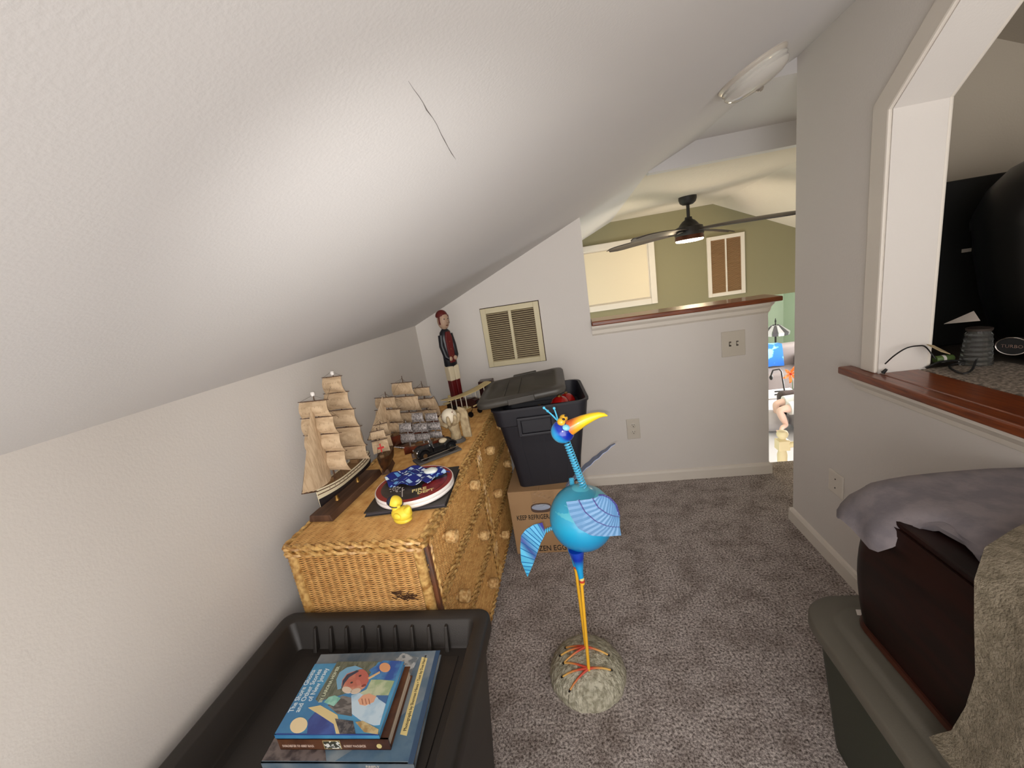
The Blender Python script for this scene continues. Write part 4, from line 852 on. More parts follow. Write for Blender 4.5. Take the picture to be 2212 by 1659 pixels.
# ================================================================== EGG BOX AND BLACK TOTE
card = M('brown_cardboard', rgb(178, 142, 102), .8, noise=(3, rgb(166, 130, 92), 4, .4, .6)); inkb = M('black_ink', rgb(38, 32, 26), .7)
ex0, ex1, ey0, ey1, ez = -.424, -.105, 1.80, 2.40, .352
egg = thing('egg_carton_box', 'brown cardboard egg case with black lettering under the black tote', 'cardboard box', ((ex0 + ex1) / 2, (ey0 + ey1) / 2, 0))
MB().box(ex0, ex1, ey0, ey1, 0, ez).build('box_body', card, egg, bevel=.003)
for xa, xb in ((ex0, (ex0 + ex1) / 2 - .001), ((ex0 + ex1) / 2 + .001, ex1)): MB().box(xa, xb, ey0, ey1, ez, ez + .003).build('flap', card, egg)
Tb = basis((ex0, ey0, 0), (1, 0, 0), (0, 0, 1))
def ebt(s, px0, py0, size, sx): p = PY(px0, py0, ey0); text('lettering', s, size, inkb, egg, basis(p + Vector((0, -.0004, 0)), (1, 0, 0), (0, 0, 1)), sx=sx, bold=.0004)
ebt('KEEP REFRIGERATED', 1117, 1124, .037, .66); ebt('30 DOZEN EGGS', 1124, 1192, .043, .80)
hp = PY(1169, 1097, ey0)
MB().prism([(hp.x + .052 * math.copysign(abs(math.cos(t)) ** .6, math.cos(t)), hp.z + .026 * math.copysign(abs(math.sin(t)) ** .7, math.sin(t))) for t in [2 * PI * i / 24 for i in range(24)]], ey0 - .0008, ey0 + .004, 'y').build('hand_hole', M('hole_shadow', rgb(92, 72, 62), .9), egg)
MB().ell((hp.x, ey0 - .001, hp.z + .004), (.047, .003, .017), 16, 8).build('hole_liner', M('pale_blue_foam', rgb(168, 178, 198), .7), egg, True)
tp = MB(); rows = []
for i in range(9): rows.append([(lerp(-.305, -.195, k / 10) , ey0 - .002 - .0025 * abs(math.sin(i * 1.7 + k * 2.3)), lerp(ez, ez - .085, i / 8)) for k in range(11)])
tp.sheet(rows, .0004).build('clear_tape', M('clear_tape', rgb(240, 235, 225), .05, trans=.95, alpha=.25), egg)
# tote
totem = M('charcoal_plastic', rgb(34, 33, 40), .5, bump=(300, .15, .001)); lidm = M('grey_lid_plastic', rgb(76, 72, 66), .45, noise=(5, rgb(62, 58, 53), 4, .4, .6), bump=(300, .2, .001))
tw, td, th_ = .46, .42, .43
tot = thing('storage_tote', 'charcoal plastic tote with handle stacked on the egg case', 'storage tote', (-.222, 2.02, ez + .003), math.radians(5))
def tr(hx, hy, z, r): return [(x, y, z) for x, y in rrect(-hx, hx, -hy, hy, r, 6)]
loft([tr(tw / 2 - .075, td / 2 - .045, 0, .03), tr(tw / 2 - .035, td / 2 - .02, th_ * .78, .04), tr(tw / 2 - .012, td / 2 - .004, th_ * .80, .045), tr(tw / 2, td / 2, th_ - .012, .05), tr(tw / 2 + .006, td / 2 + .006, th_ - .01, .055), tr(tw / 2 + .006, td / 2 + .006, th_, .055), tr(tw / 2 - .008, td / 2 - .008, th_, .045), tr(tw / 2 - .08, td / 2 - .05, .01, .025)], True, True).build('tote_body', totem, tot, True, w=False)
def fy_(z): return -(td / 2 - .045 + .025 * z / (th_ * .78))
for x in (-.12, .0, .12):
    MB().hexa([(x * .75 - .003, fy_(.01) - .003, .01), (x * .75 + .003, fy_(.01) - .003, .01), (x * .75 + .003, fy_(.01) + .005, .01), (x * .75 - .003, fy_(.01) + .005, .01), (x - .003, fy_(.34) - .003, .335), (x + .003, fy_(.34) - .003, .335), (x + .003, fy_(.34) + .005, .335), (x - .003, fy_(.34) + .005, .335)]).build('rib', totem, tot, w=False)
ho = MB().box(-.105, .055, -td / 2 - .018, -td / 2 + .02, th_ - .06, th_ - .045).box(-.115, -.095, -td / 2 - .018, -td / 2 + .02, th_ - .14, th_ - .045).box(.045, .065, -td / 2 - .018, -td / 2 + .02, th_ - .14, th_ - .045).box(-.105, .055, -td / 2 - .018, -td / 2 + .02, th_ - .14, th_ - .125)
ho.build('handle', totem, tot, w=False, bevel=.004)
MB().box(-.094, .044, -td / 2 - .004, -td / 2 + .02, th_ - .124, th_ - .06).build('handle_recess', totem, tot, w=False)
# lid lying askew on it
lcs = [PZ(1026, 878, .815), None, None, None]
LFL = PY(1025, 876, 1.79); LFR = PY(1221, 834, 1.81); LBL = PY(1067, 819, 2.24); ux = (LFR - LFL); uy = (LBL - LFL); uy = uy - ux.normalized() * uy.dot(ux.normalized())
lt = thing('tote_lid', 'grey plastic tote lid tilted askew on the open charcoal tote', 'lid', LFL)
nz = ux.cross(uy).normalized()
TL = Matrix(((ux.normalized()[0], uy.normalized()[0], nz[0], LFL.x), (ux.normalized()[1], uy.normalized()[1], nz[1], LFL.y), (ux.normalized()[2], uy.normalized()[2], nz[2], LFL.z), (0, 0, 0, 1)))
lw, ld = ux.length, .42
def lr(i, z, r): return [tuple(TL @ Vector((x, y, z))) for x, y in rrect(i, lw - i, i, ld - i, r, 6)]
lb = loft([lr(.004, -.034, .05), lr(0, -.03, .05), lr(0, -.012, .05), lr(.006, -.004, .045), lr(.03, 0, .04), lr(.045, 0, .035), lr(.055, -.008, .03)], True, True).build('lid_top', lidm, lt, True)
for a in (.42, .58): MB().box(lw * a - .05 , lw * a - .045, .06, ld - .06, -.008, -.003, TL).build('lid_rib', lidm, lb)
MB().box(lw * .36, lw * .66, -.004, .02, -.036, -.006, TL).build('latch', lidm, lb, bevel=.004); MB().box(lw * .36, lw * .66, ld - .02, ld + .006, -.02, .004, TL).build('latch', lidm, lb, bevel=.004)
redb = M('red_foil', rgb(176, 22, 18), .2, coat=.6); gb = M('dark_foil', rgb(40, 40, 36), .2)
oc = Vector((-.232, 2.02, ez))
for i, (x, y, z, r, mm, nm) in enumerate(((.12, -.10, .385, .052, redb, 'shiny red bauble inside the open tote'), (.15, .02, .37, .045, redb, 'red bauble at the back corner of the open tote'), (.02, -.11, .36, .042, gb, 'dark shiny bauble beside the red one in the tote'))):
    o = thing('bauble', nm, 'ornament', (oc.x + x, oc.y + y, ez + z), 0, 'baubles in the tote')
    MB().ell((0, 0, 0), (r, r, r), 22, 14, lambda d: 1 + .02 * math.sin(9 * d.z)).build('ball', mm, o, True, w=False); MB().lathe([(r * .2, r * .95), (r * .2, r * 1.12), (r * .05, r * 1.14)], 12).build('cap', M('brass', (0, 0, 0)), o, True, w=False)
fill = tag(Bx(-.34, -.10, 1.92, 2.12, ez + .02, ez + .27).build('wrapped_bundle', M('dark_bundle', rgb(60, 44, 38), .8), bevel=.03, seg=4), 'dark wrapped bundle filling the charcoal tote', 'bundle')

# ================================================================== GREEN TOTE, WOODEN CASE, CLOTHS
gm = M('dark_green_plastic', rgb(44, 48, 34), .5, bump=(300, .2, .001)); glm = M('grey_green_lid', rgb(92, 87, 76), .55, bump=(300, .25, .001))
gx0, gx1, gy0, gy1, gz = .508, .938, .20, 1.035, .40
gt = thing('green_tote', 'dark green storage tote with grey lid beside the right wall', 'storage tote', ((gx0 + gx1) / 2, (gy0 + gy1) / 2, 0))
def g3(i, z, r): return [(x, y, z) for x, y in rrect(gx0 + i, gx1 - i, gy0 + i, gy1 - i, r, 8)]
loft([g3(.06, 0, .06), g3(.022, gz - .04, .085), g3(.022, gz - .02, .085)]).build('tote_body', gm, gt, True)
loft([g3(.004, gz - .036, .095), g3(0, gz - .03, .10), g3(0, gz - .008, .10), g3(.006, gz - .001, .095), g3(.045, gz, .07), g3(.052, gz + .001, .065), g3(.058, gz + .008, .06), g3(.07, gz + .010, .055)], True, True).build('tote_lid', glm, gt, True)
mah = M('dark_mahogany', rgb(34, 12, 8), .4, noise=(6, rgb(20, 7, 5), 5, .4, .6, (1, 1, 5)), spec=.25)
zc0, zc1 = gz + .010, .735
wc = thing('wooden_case', 'dark mahogany case with bulging sides standing on the green tote', 'wooden case', (.77, .68, zc0))
def c3(z, bl): return [(x, y, z) for x, y in rrect(.612 - bl * .012, .935, .33, .935 + bl * .05, .06 + bl * .01, 8)]
loft([c3(lerp(zc0, zc1, i / 10), math.sin(PI * min(1, .12 + .8 * i / 10)) ** .8) for i in range(11)]).build('case_body', mah, wc, True)
MB().tube([(x, y, zc0 + .008) for x, y in rrect(.606, .936, .33, .953, .06, 8)] + [(rrect(.606, .936, .33, .953, .06, 8)[0][0], rrect(.606, .936, .33, .953, .06, 8)[0][1], zc0 + .008)], .009, 6).build('base_moulding', M('worn_mahogany', rgb(60, 26, 14), .4), wc, True)
MB().box(.612, .93, .36, .95, zc1 - .004, zc1 + .012).build('case_lid', mah, wc, bevel=.006)
clm = M('lavender_grey_cloth', rgb(128, 120, 122), .9, noise=(20, rgb(112, 106, 110), 4, .4, .6), bump=(120, .25, .003)); rr = []
cpath = [(.950, .772), (.88, .776), (.80, .777), (.73, .776), (.69, .772), (.655, .764), (.628, .748), (.608, .728), (.598, .708), (.592, .690), (.590, .672)]
for i in range(21):
    y = lerp(.715, 1.005, i / 20); row = []; kx_d = min(1, max(0, (y - .80) / .07)); kx_d = kx_d * kx_d * (3 - 2 * kx_d); yb = max(0, (y - .945) / .06)
    for k, (x, z) in enumerate(cpath):
        if k > 4: x2, z2 = lerp(.685 - .004 * (k - 4), x, kx_d), lerp(.770 - .0035 * (k - 4), z + .010 * math.sin(34 * y) * (k - 4) / 6, kx_d)
        else: x2, z2 = x, z
        row.append((x2 + .006 * math.sin(40 * y + k) * (k > 6) + .02 * yb * yb * (k > 5), y, z2 + .003 * math.sin(11 * x + 17 * y) - .045 * yb ** 2 * (1 if k < 7 else .5)))
    rr.append(row)
tag(MB().sheet(rr, .012).build('folded_cloth', clm, None, True), 'lavender grey cloth draped over the wooden case by the right wall', 'cloth')
fz = M('fuzzy_taupe_fleece', rgb(140, 129, 110), 1.0, noise=(60, rgb(112, 102, 84), 5, .35, .65), bump=(240, .8, .008)); rr = []
prof = [(.945, .795), (.86, .80), (.76, .80), (.70, .797), (.645, .785), (.610, .755), (.592, .70), (.586, .62), (.585, .54), (.582, .46), (.572, .426), (.555, .418)]
edge = [.80, .78, .74, .72, .69, .665, .632, .622, .624, .645, .652, .656]
for i, (x, z) in enumerate(prof):
    row = []
    for k in range(15):
        y = lerp(edge[i] - (.006 if i % 2 else 0), .24, k / 14); row.append((x - .008 * math.sin(k * 1.1 + i * .5) * (1 if 3 < i < 10 else .2), y, z + (.006 * math.sin(k * .9) if i < 4 else 0)))
    rr.append(row)
tag(MB().sheet(rr, .016).build('fleece_blanket', fz, None, True), 'fuzzy taupe fleece hanging over the front of the wooden case', 'blanket')
cr = MB().tube([(PZ(1857, 1322, gz + .012)), PZ(1866, 1330, gz + .012)], .003, 5)
sc_p = PZ(1861, 1325, gz + .011); tag(MB().sheet([[(sc_p.x - .012, sc_p.y - .004, gz + .0095), (sc_p.x + .02, sc_p.y - .01, gz + .0095)], [(sc_p.x - .006, sc_p.y + .012, gz + .011), (sc_p.x + .02, sc_p.y + .012, gz + .0095)]], .0008, (0, 0, 1)).build('paper_scrap', M('white_print', (0, 0, 0))), 'small white paper scrap on the grey lid of the green tote', 'paper')

# ================================================================== FITTINGS ON THE WALLS
platem = M('ivory_plate', rgb(206, 198, 184), .4); slotm = M('slot_dark', rgb(60, 52, 44), .7)
a, b = PY(1557, 718, YE), PY(1610, 766, YE); sp = thing('light_switch_plate', 'double light switch plate on the half wall below the wooden cap', 'switch plate', ((a.x + b.x) / 2, YE, (a.z + b.z) / 2))
MB().box(a.x, b.x, YE - .006, YE, b.z, a.z).build('plate', platem, sp, bevel=.003)
for k in (.36, .66):
    x = lerp(a.x, b.x, k); z = lerp(b.z, a.z, .5)
    MB().box(x - .006, x + .006, YE - .0065, YE - .005, z - .014, z + .014).build('toggle_slot', slotm, sp); MB().box(x - .004, x + .004, YE - .018, YE - .004, z - .004, z + .009).build('toggle', platem, sp, bevel=.001)
a, b = PY(1352, 906, YE), PY(1384, 946, YE); op = thing('wall_outlet', 'ivory wall outlet low on the half wall', 'outlet', ((a.x + b.x) / 2, YE, (a.z + b.z) / 2))
MB().box(a.x, b.x, YE - .006, YE, b.z, a.z).build('plate', platem, op, bevel=.003)
for k in (.34, .68):
    z = lerp(b.z, a.z, k); x = (a.x + b.x) / 2
    r = MB().lathe([(.017, 0), (.017, .0075), (.015, .0085)], 18, basis((x, YE, z), (1, 0, 0), (0, 0, 1))).build('receptacle', platem, op, True)
    for dx in (-.006, .006): MB().box(x + dx - .0012, x + dx + .0012, YE - .0092, YE - .006, z + .001, z + .009).build('slot', slotm, r)
    MB().lathe([(.0028, 0), (.0028, .0092)], 10, basis((x, YE, z - .006), (1, 0, 0), (0, 0, 1))).build('ground_hole', slotm, r)
a, b = PX(1794, 1010, XR), PX(1823, 1080, XR)
bp_ = thing('blank_wall_plate', 'blank white cover plate low on the right wall', 'wall plate', (XR, (a.y + b.y) / 2, (a.z + b.z) / 2))
MB().box(XR - .007, XR, b.y, a.y, b.z, a.z).build('plate', trimm, bp_, bevel=.003)
for dz in (.3, .7): MB().lathe([(.003, 0), (.003, .0082)], 10, basis((XR, (a.y + b.y) / 2, lerp(b.z, a.z, dz)), (0, -1, 0), (0, 0, 1))).build('screw', slotm, bp_)
# return-air vent, cream frame with two banks of slats
ventm = M('cream_vent_paint', rgb(214, 202, 166), .5); ventd = M('vent_dark', rgb(58, 42, 28), .9)
vx0, vx1, vz0, vz1 = PY(1037, 668, YE).x, PY(1179, 776, YE).x, PY(1058, 793, YE).z, PY(1100, 659, YE).z
vn = thing('air_vent', 'cream louvred air vent with two columns of slats on the end wall', 'vent', ((vx0 + vx1) / 2, YE, (vz0 + vz1) / 2))
fw_ = .032; xm = (vx0 + vx1) / 2
MB().box(vx0 + .01, vx1 - .01, YE - .004, YE - .001, vz0 + .01, vz1 - .01).build('vent_back', ventd, vn)
for (xa, xb, za, zb, nm) in ((vx0, vx0 + fw_, vz0, vz1, 'frame_side'), (vx1 - fw_, vx1, vz0, vz1, 'frame_side'), (vx0 + fw_, vx1 - fw_, vz0, vz0 + fw_, 'frame_rail'), (vx0 + fw_, vx1 - fw_, vz1 - fw_, vz1, 'frame_rail'), (xm - .009, xm + .009, vz0 + fw_, vz1 - fw_, 'mullion')):
    MB().box(xa, xb, YE - .016, YE - .001, za, zb).build(nm, ventm, vn, bevel=.002)
NS = 24; slat_mesh = None
for bank, (xa, xb) in enumerate(((vx0 + fw_, xm - .009), (xm + .009, vx1 - fw_))):
    for i in range(NS):
        z = lerp(vz0 + fw_ + .004, vz1 - fw_ - .006, i / (NS - 1))
        if slat_mesh is None:
            o = MB().hexa([(-.5, -.012, -.003), (.5, -.012, -.003), (.5, -.004, .0015), (-.5, -.004, .0015), (-.5, -.012, -.0018), (.5, -.012, -.0018), (.5, -.004, .0027), (-.5, -.004, .0027)]).build('slat', M('slat_paint', rgb(196, 180, 144), .55), vn, w=False); slat_mesh = o.data
        else:
            o = bpy.data.objects.new('slat', slat_mesh); COL.objects.link(o); o.parent = vn
        o.location = ((xa + xb) / 2 - vn.location.x, 0, z - vn.location.z); o.scale = (xb - xa, 1, 1)
# gap line where the loose vent frame stands off the wall
MB().box(vx0 - .004, vx1 + .004, YE - .0012, YE - .0004, vz0 - .004, vz1 + .004).build('vent_gap', ventd, vn)
# glass ceiling light on the slope (switched off)
lc = PS((1622, 150)); nS = Vector((SM, 0, -1)).normalized(); Tl = basis(lc, Vector((1, 0, SM)), nS.cross(Vector((1, 0, SM))))
if (Tl.to_3x3() @ Vector((0, 0, 1))).dot(nS) < 0: Tl = basis(lc, Vector((1, 0, SM)), -nS.cross(Vector((1, 0, SM))))
cl = thing('ceiling_light', 'round clear glass ceiling light, unlit, on the sloped ceiling', 'ceiling light', lc)
MB().lathe([(.100, -.004), (.104, .004), (.100, .012), (.09, .016)], 40, Tl).build('base_ring', M('satin_base', rgb(206, 198, 186), .35, .3), cl, True)
gl = M('clear_glass', rgb(244, 240, 232), .12, trans=.45)
MB().lathe([(.096, .012), (.099, .020), (.094, .026), (.097, .034), (.090, .046), (.072, .056), (.042, .062), (.012, .064)], 40, Tl).build('glass_shade', gl, cl, True)
MB().lathe([(.010, .062), (.012, .068), (.006, .074)], 14, Tl).build('finial', chrome, cl, True)

# ================================================================== GREAT ROOM
fanb = M('matte_black_metal', rgb(26, 22, 20), .5); FX, FY, FZ = 1.005, 3.67, 1.822
fan = thing('ceiling_fan', 'black four blade ceiling fan with a lit lamp over the great room', 'ceiling fan', (FX, FY, FZ))
T = Matrix.Translation((FX, FY, FZ))
MB().lathe([(.068, .004), (.068, -.02), (.060, -.045), (.040, -.060), (.018, -.064)], 28, T).build('canopy', fanb, fan, True)
MB().lathe([(.013, -.06), (.013, -.165)], 14, T).build('down_rod', fanb, fan, True)
MB().lathe([(.026, -.155), (.030, -.175), (.048, -.185), (.066, -.205), (.078, -.222), (.104, -.232), (.110, -.262), (.112, -.290), (.108, -.296)], 32, T).build('motor_housing', fanb, fan, True)
MB().lathe([(.106, -.294), (.110, -.312), (.112, -.330)], 32, T).build('light_ring', M('bronze', rgb(90, 52, 36), .35, .6), fan, True)
MB().lathe([(.104, -.326), (.106, -.336), (.098, -.344), (.06, -.348)], 32, T).build('lamp_lens', M('lit_lens', rgb(255, 240, 210), .4, emis=((1.0, .86, .62), 14)), fan, True)
bld = M('dark_blade', rgb(58, 50, 48), .4)
for ang in (-41, 49, 139, 229):
    R_ = T @ Matrix.Rotation(math.radians(ang), 4, 'Z') @ Matrix.Translation((0, 0, -.268)) @ Matrix.Rotation(math.radians(11), 4, 'X'); rr = []
    for i in range(12):
        t = i / 11; x = lerp(.10, .80, t); wl = lerp(.045, .072, min(1, t * 1.8)) * (1 if t < .8 else math.sqrt(max(.02, 1 - ((t - .8) / .21) ** 2)))
        rr.append([tuple(R_ @ Vector((x, lerp(-wl, wl, k / 5) - .012 * t, .010 * math.sin(PI * k / 5) - .03 * t * t))) for k in range(6)])
    bo = MB().sheet(rr, .007).build('blade', bld, fan, True)
    MB().box(.07, .17, -.022, .022, -.008, .004, R_).build('blade_arm', fanb, bo, bevel=.002)
fp = lamp('fan_lamp_light', 'POINT', (FX, FY, FZ - .40), 10, (1.0, .80, .52), shadow_soft_size=.09)
# window with a closed white panel in the olive wall
wx0, wx1, wz0, wz1 = .04, .886, .948, 1.627; shade = M('white_window_panel', rgb(232, 218, 190), .6)
w1 = struct(MB().box(wx0, wx1, YF - .012, YF, wz0, wz1).build('window_1', trimm))
MB().box(wx0 + .075, wx1 - .075, YF - .020, YF - .011, wz0 + .075, wz1 - .075).build('window_shade', shade, w1, bevel=.004)
for (xa, xb, za, zb) in ((wx0, wx0 + .062, wz0, wz1), (wx1 - .062, wx1, wz0, wz1), (wx0 + .062, wx1 - .062, wz0, wz0 + .062), (wx0 + .062, wx1 - .062, wz1 - .062, wz1)): MB().box(xa, xb, YF - .03, YF - .01, za, zb).build('window_frame', trimm, w1, bevel=.006)
# tall return grille
gx0_, gx1_, gz0_, gz1_ = 1.388, 1.739, .926, 1.516; gw = .036
rg_ = thing('return_grille', 'tall white return grille with two brown louvred banks on the olive wall', 'vent', ((gx0_ + gx1_) / 2, YF, (gz0_ + gz1_) / 2))
xm = (gx0_ + gx1_) / 2
MB().box(gx0_ + .01, gx1_ - .01, YF - .006, YF, gz0_ + .01, gz1_ - .01).build('grille_back', M('grille_brown_dark', rgb(104, 76, 52), .9), rg_)
for (xa, xb, za, zb, nm) in ((gx0_, gx0_ + gw, gz0_, gz1_, 'frame_side'), (gx1_ - gw, gx1_, gz0_, gz1_, 'frame_side'), (gx0_ + gw, gx1_ - gw, gz0_, gz0_ + gw, 'frame_rail'), (gx0_ + gw, gx1_ - gw, gz1_ - gw, gz1_, 'frame_rail'), (xm - .007, xm + .007, gz0_ + gw, gz1_ - gw, 'mullion')):
    MB().box(xa, xb, YF - .024, YF, za, zb).build(nm, trimm, rg_, bevel=.003)
sl = MB()
for i in range(44):
    z = lerp(gz0_ + gw + .005, gz1_ - gw - .005, i / 43)
    for xa, xb in ((gx0_ + gw, xm - .007), (xm + .007, gx1_ - gw)): sl.hexa([(xa, YF - .016, z - .004), (xb, YF - .016, z - .004), (xb, YF - .006, z + .003), (xa, YF - .006, z + .003), (xa, YF - .016, z - .0028), (xb, YF - .016, z - .0028), (xb, YF - .006, z + .0042), (xa, YF - .006, z + .0042)])
stuff(sl.build('louvres', M('grille_brown', rgb(186, 152, 116), .6), rg_))

# ================================================================== BEHIND THE PASS-THROUGH
dsk = thing('desk', 'dark desk behind the wooden sill of the pass-through', 'desk', (1.5, 1.0, 0))
MB().box(1.12, 1.95, .1, 1.88, .845, .8705).build('desk_top', M('dark_desk', rgb(70, 62, 54), .6), dsk, bevel=.004)
for x in (1.22, 1.90):
    for y in (.14, 1.84): MB().box(x - .02, x + .02, y - .02, y + .02, 0, .845).build('leg', MATS['dark_desk'], dsk)
mat_ = tag(MB().box(1.085, 1.31, .45, 1.452, .8705, .8815).build('woven_mat', M('grey_woven', rgb(150, 138, 124), .95, noise=(120, rgb(96, 86, 76), 3, .4, .6), bump=(150, .6, .004)), bevel=.003), 'grey woven mat along the inner edge of the wooden sill', 'mat')
cbm = M('deep_black', rgb(12, 12, 12), .6)
cab = thing('black_cabinet', 'tall black cabinet in the dim room behind the white jamb', 'cabinet', (1.62, 1.885, .872))
MB().box(1.16, 2.2, 1.74, 1.885, .8725, 1.462).build('cabinet_body', cbm, cab, bevel=.004); MB().box(1.17, 1.67, 1.736, 1.74, .89, 1.45).build('door', cbm, cab); MB().box(1.69, 2.19, 1.736, 1.74, .89, 1.45).build('door', cbm, cab)
p = PY(2086, 541, 1.735); MB().box(p.x - .012, p.x + .014, 1.730, 1.737, p.z - .006, p.z + .006).build('handle', M('pale_tag', rgb(200, 190, 176), .5), cab)
dmx, dmy = 1.52, 1.45; bgl = M('gloss_black_shell', rgb(9, 9, 9), .32)
dm = thing('domed_vessel', 'large glossy black domed vessel with oval badge behind the sill', 'vessel', (dmx, dmy, .8725))
T = Matrix.Translation((dmx, dmy, .8725))
MB().lathe([(.12, 0), (.15, .01), (.19, .08), (.225, .20), (.25, .34), (.258, .42)], 48, T).build('vessel_body', bgl, dm, True)
MB().lathe([(.262, .415), (.264, .44), (.258, .47), (.235, .53), (.19, .585), (.12, .622), (.05, .636), (.02, .638)], 48, T).build('vessel_dome', bgl, dm, True)
bdir = (Vector((0, .55, 0)) - Vector((dmx, dmy, 0))); bp0 = PX(2186, 748, 1.275); bn = Vector((-.88, -.47, -.05)).normalized(); bxv = Vector((-.47, .88, 0)) * -1; Tb = basis(bp0, bxv, (0, 0, 1))
MB().tube([tuple(Tb @ Vector((.034 * math.cos(t), .026 * math.sin(t), 0))) for t in [2 * PI * i / 28 for i in range(29)]], .0018, 6).build('badge_ring', chrome, dm, True)
text('badge_lettering', 'TURBO', .014, chrome, dm, Tb @ Matrix.Translation((0, -.005, 0)), align='CENTER')
MB().lathe([(.028, -.03), (.031, -.002)], 24, Tb, 1.08, .82).build('badge_plate', cbm, dm, True)
jp = PX(2106, 792, 1.235); jz = .8725
jar = thing('cut_glass_jar', 'small cut glass jar beside the black domed vessel', 'jar', (1.235, jp.y, jz)); T = Matrix.Translation((1.235, jp.y, jz))
prof = [(.034, 0), (.037, .006)]
for i in range(1, 14): prof.append((.037 - .0006 * i + (.0025 if i % 2 else 0), .006 + .0075 * i))
MB().lathe(prof + [(.026, .112), (.026, .118)], 16, T).build('glass_body', M('facet_glass', rgb(150, 150, 146), .06, trans=.85), jar); MB().lathe([(.029, .117), (.03, .124), (.012, .128)], 16, T).build('stopper', M('dark_cap', rgb(60, 52, 46), .4), jar, True)
q0, q1, q2_ = PX(2040, 700, 1.20), PX(2104, 672, 1.22), PX(2118, 693, 1.20)
tag(MB().sheet([[q0, q0 + Vector((0, 0, .001))], [q2_, q1]], .0012).build('folded_card', M('white_print', (0, 0, 0))), 'white folded card leaning on the cut glass jar', 'card')
jar2 = Vector((1.20, jp.y + .045, jz)); gs = thing('green_tin', 'small green and white tin lying by the cut glass jar', 'tin', (1.18, jp.y + .03, .8825))
T = basis((1.16, jp.y + .05, .8945), (0, 1, .0), (0, 0, 1)); MB().lathe([(.011, 0), (.012, .002), (.012, .048), (.011, .05)], 16, T).build('tin_body', M('green_tin_paint', rgb(96, 120, 66), .4), gs, True); MB().lathe([(.0124, .018), (.0124, .026)], 16, T).build('white_band', M('white_enamel', (0, 0, 0)), gs, True)
cab_m = M('black_rubber', rgb(18, 18, 18), .5); ck = thing('charger_cable', 'black charger cable with plug curling over the wooden sill', 'cable', (XR + .02, 1.40, ZS))
cpts = [PX(1912, 786, XR + .01), PX(1932, 768, XR + .02), PX(1958, 752, XR + .05), PX(1984, 747, XR + .09), PX(2000, 750, XR + .12), PX(2020, 775, XR + .14)]
cpts = [Vector((p.x, min(p.y, 1.447), max(p.z, ZS + .004))) for p in cpts]
MB().tube(curve(cpts), .0022, 6).build('cord', cab_m, ck, True)
pg = PX(1908, 791, XR + .005); MB().tube([(pg.x, min(pg.y, 1.445), ZS + .004), (pg.x + .006, min(pg.y, 1.445) - .006, ZS + .017)], [.006, .004], 8).build('plug', cab_m, ck, True)
lp = [PZ(1982, 790, ZS + .004), PZ(1996, 772, ZS + .02), PZ(2020, 766, ZS + .012), PZ(2050, 790, ZS + .006), PZ(2075, 806, ZS + .006), PZ(2098, 800, ZS + .01), PZ(2110, 775, ZS + .02)]
tag(MB().tube(curve([Vector((p.x, min(p.y, 1.445), p.z)) for p in lp]), .003, 6).build('looped_cord', cab_m, None, True), 'thick black cord looped on the grey mat', 'cord')
tgp = PX(2018, 750, XR + .13); tag(MB().sheet([[(tgp.x - .008, 1.437, tgp.z + .008), (tgp.x - .012, 1.38, tgp.z - .004)], [(tgp.x + .012, 1.437, tgp.z + .002), (tgp.x + .01, 1.375, tgp.z - .014)]], .002).build('paper_tag', M('tan_paper', rgb(178, 160, 122), .8)), 'tan paper tag caught on the charger cable', 'tag')

# ================================================================== LOWER ROOM SEEN THROUGH THE STAIR GAP
struct(Bx(2.6, 2.72, 1.90, 4.62, ZL, 2.2).build('wall_daylight_block', wallm))  # unseen wall, added to keep the window daylight off the loft's left wall
st = 0
for i in range(7):
    zt_s = -.22 * (i + 1) + .0; struct(Bx(1.08, 2.6, 2.60 + .26 * i, 2.60 + .26 * (i + 1) + .02, zt_s - .06, zt_s).build('stair_tread', lowfl)) if False else None
creamt = M('cream_stair_paint', rgb(226, 208, 166), .5)
nw = PY(1690, 930, 4.3); npx, npy = nw.x, 4.3
np_ = thing('newel_post', 'cream turned newel post with sloping handrail at the stair foot', 'newel post', (npx, npy, ZL))
T = Matrix.Translation((npx, npy, ZL)); nh = nw.z - ZL
MB().box(npx - .05, npx + .05, npy - .05, npy + .05, ZL, ZL + .45).build('post_base', creamt, np_, bevel=.006)
MB().lathe([(.05, .45), (.028, .48), (.024, .55), (.045, .68), (.048, nh - .27), (.036, nh - .22), (.05, nh - .20)], 20, T).build('post_shaft', creamt, np_, True)
MB().box(npx - .055, npx + .055, npy - .055, npy + .055, ZL + nh - .21, ZL + nh - .10).build('post_block', creamt, np_, bevel=.008)
MB().lathe([(.05, nh - .10), (.03, nh - .088), (.05, nh - .06), (.055, nh - .035), (.045, nh - .008), (.02, nh)], 20, T).build('post_cap', creamt, np_, True)
hr0, hr1 = Vector((npx + .04, npy - .02, ZL + nh - .16)), Vector((npx + .75, npy - .75, ZL + nh + .28))
MB().tube([hr0, hr1], .03, 10).build('handrail', creamt, np_, True)
for i in range(1, 6):
    p = lerp(hr0, hr1, i / 6); MB().lathe([(.018, 0), (.022, .1), (.012, .2), (.02, .45), (.012, p.z - ZL - .45), (.018, p.z - ZL)], 10, Matrix.Translation((p.x, p.y, ZL))).build('baluster', creamt, np_, True)
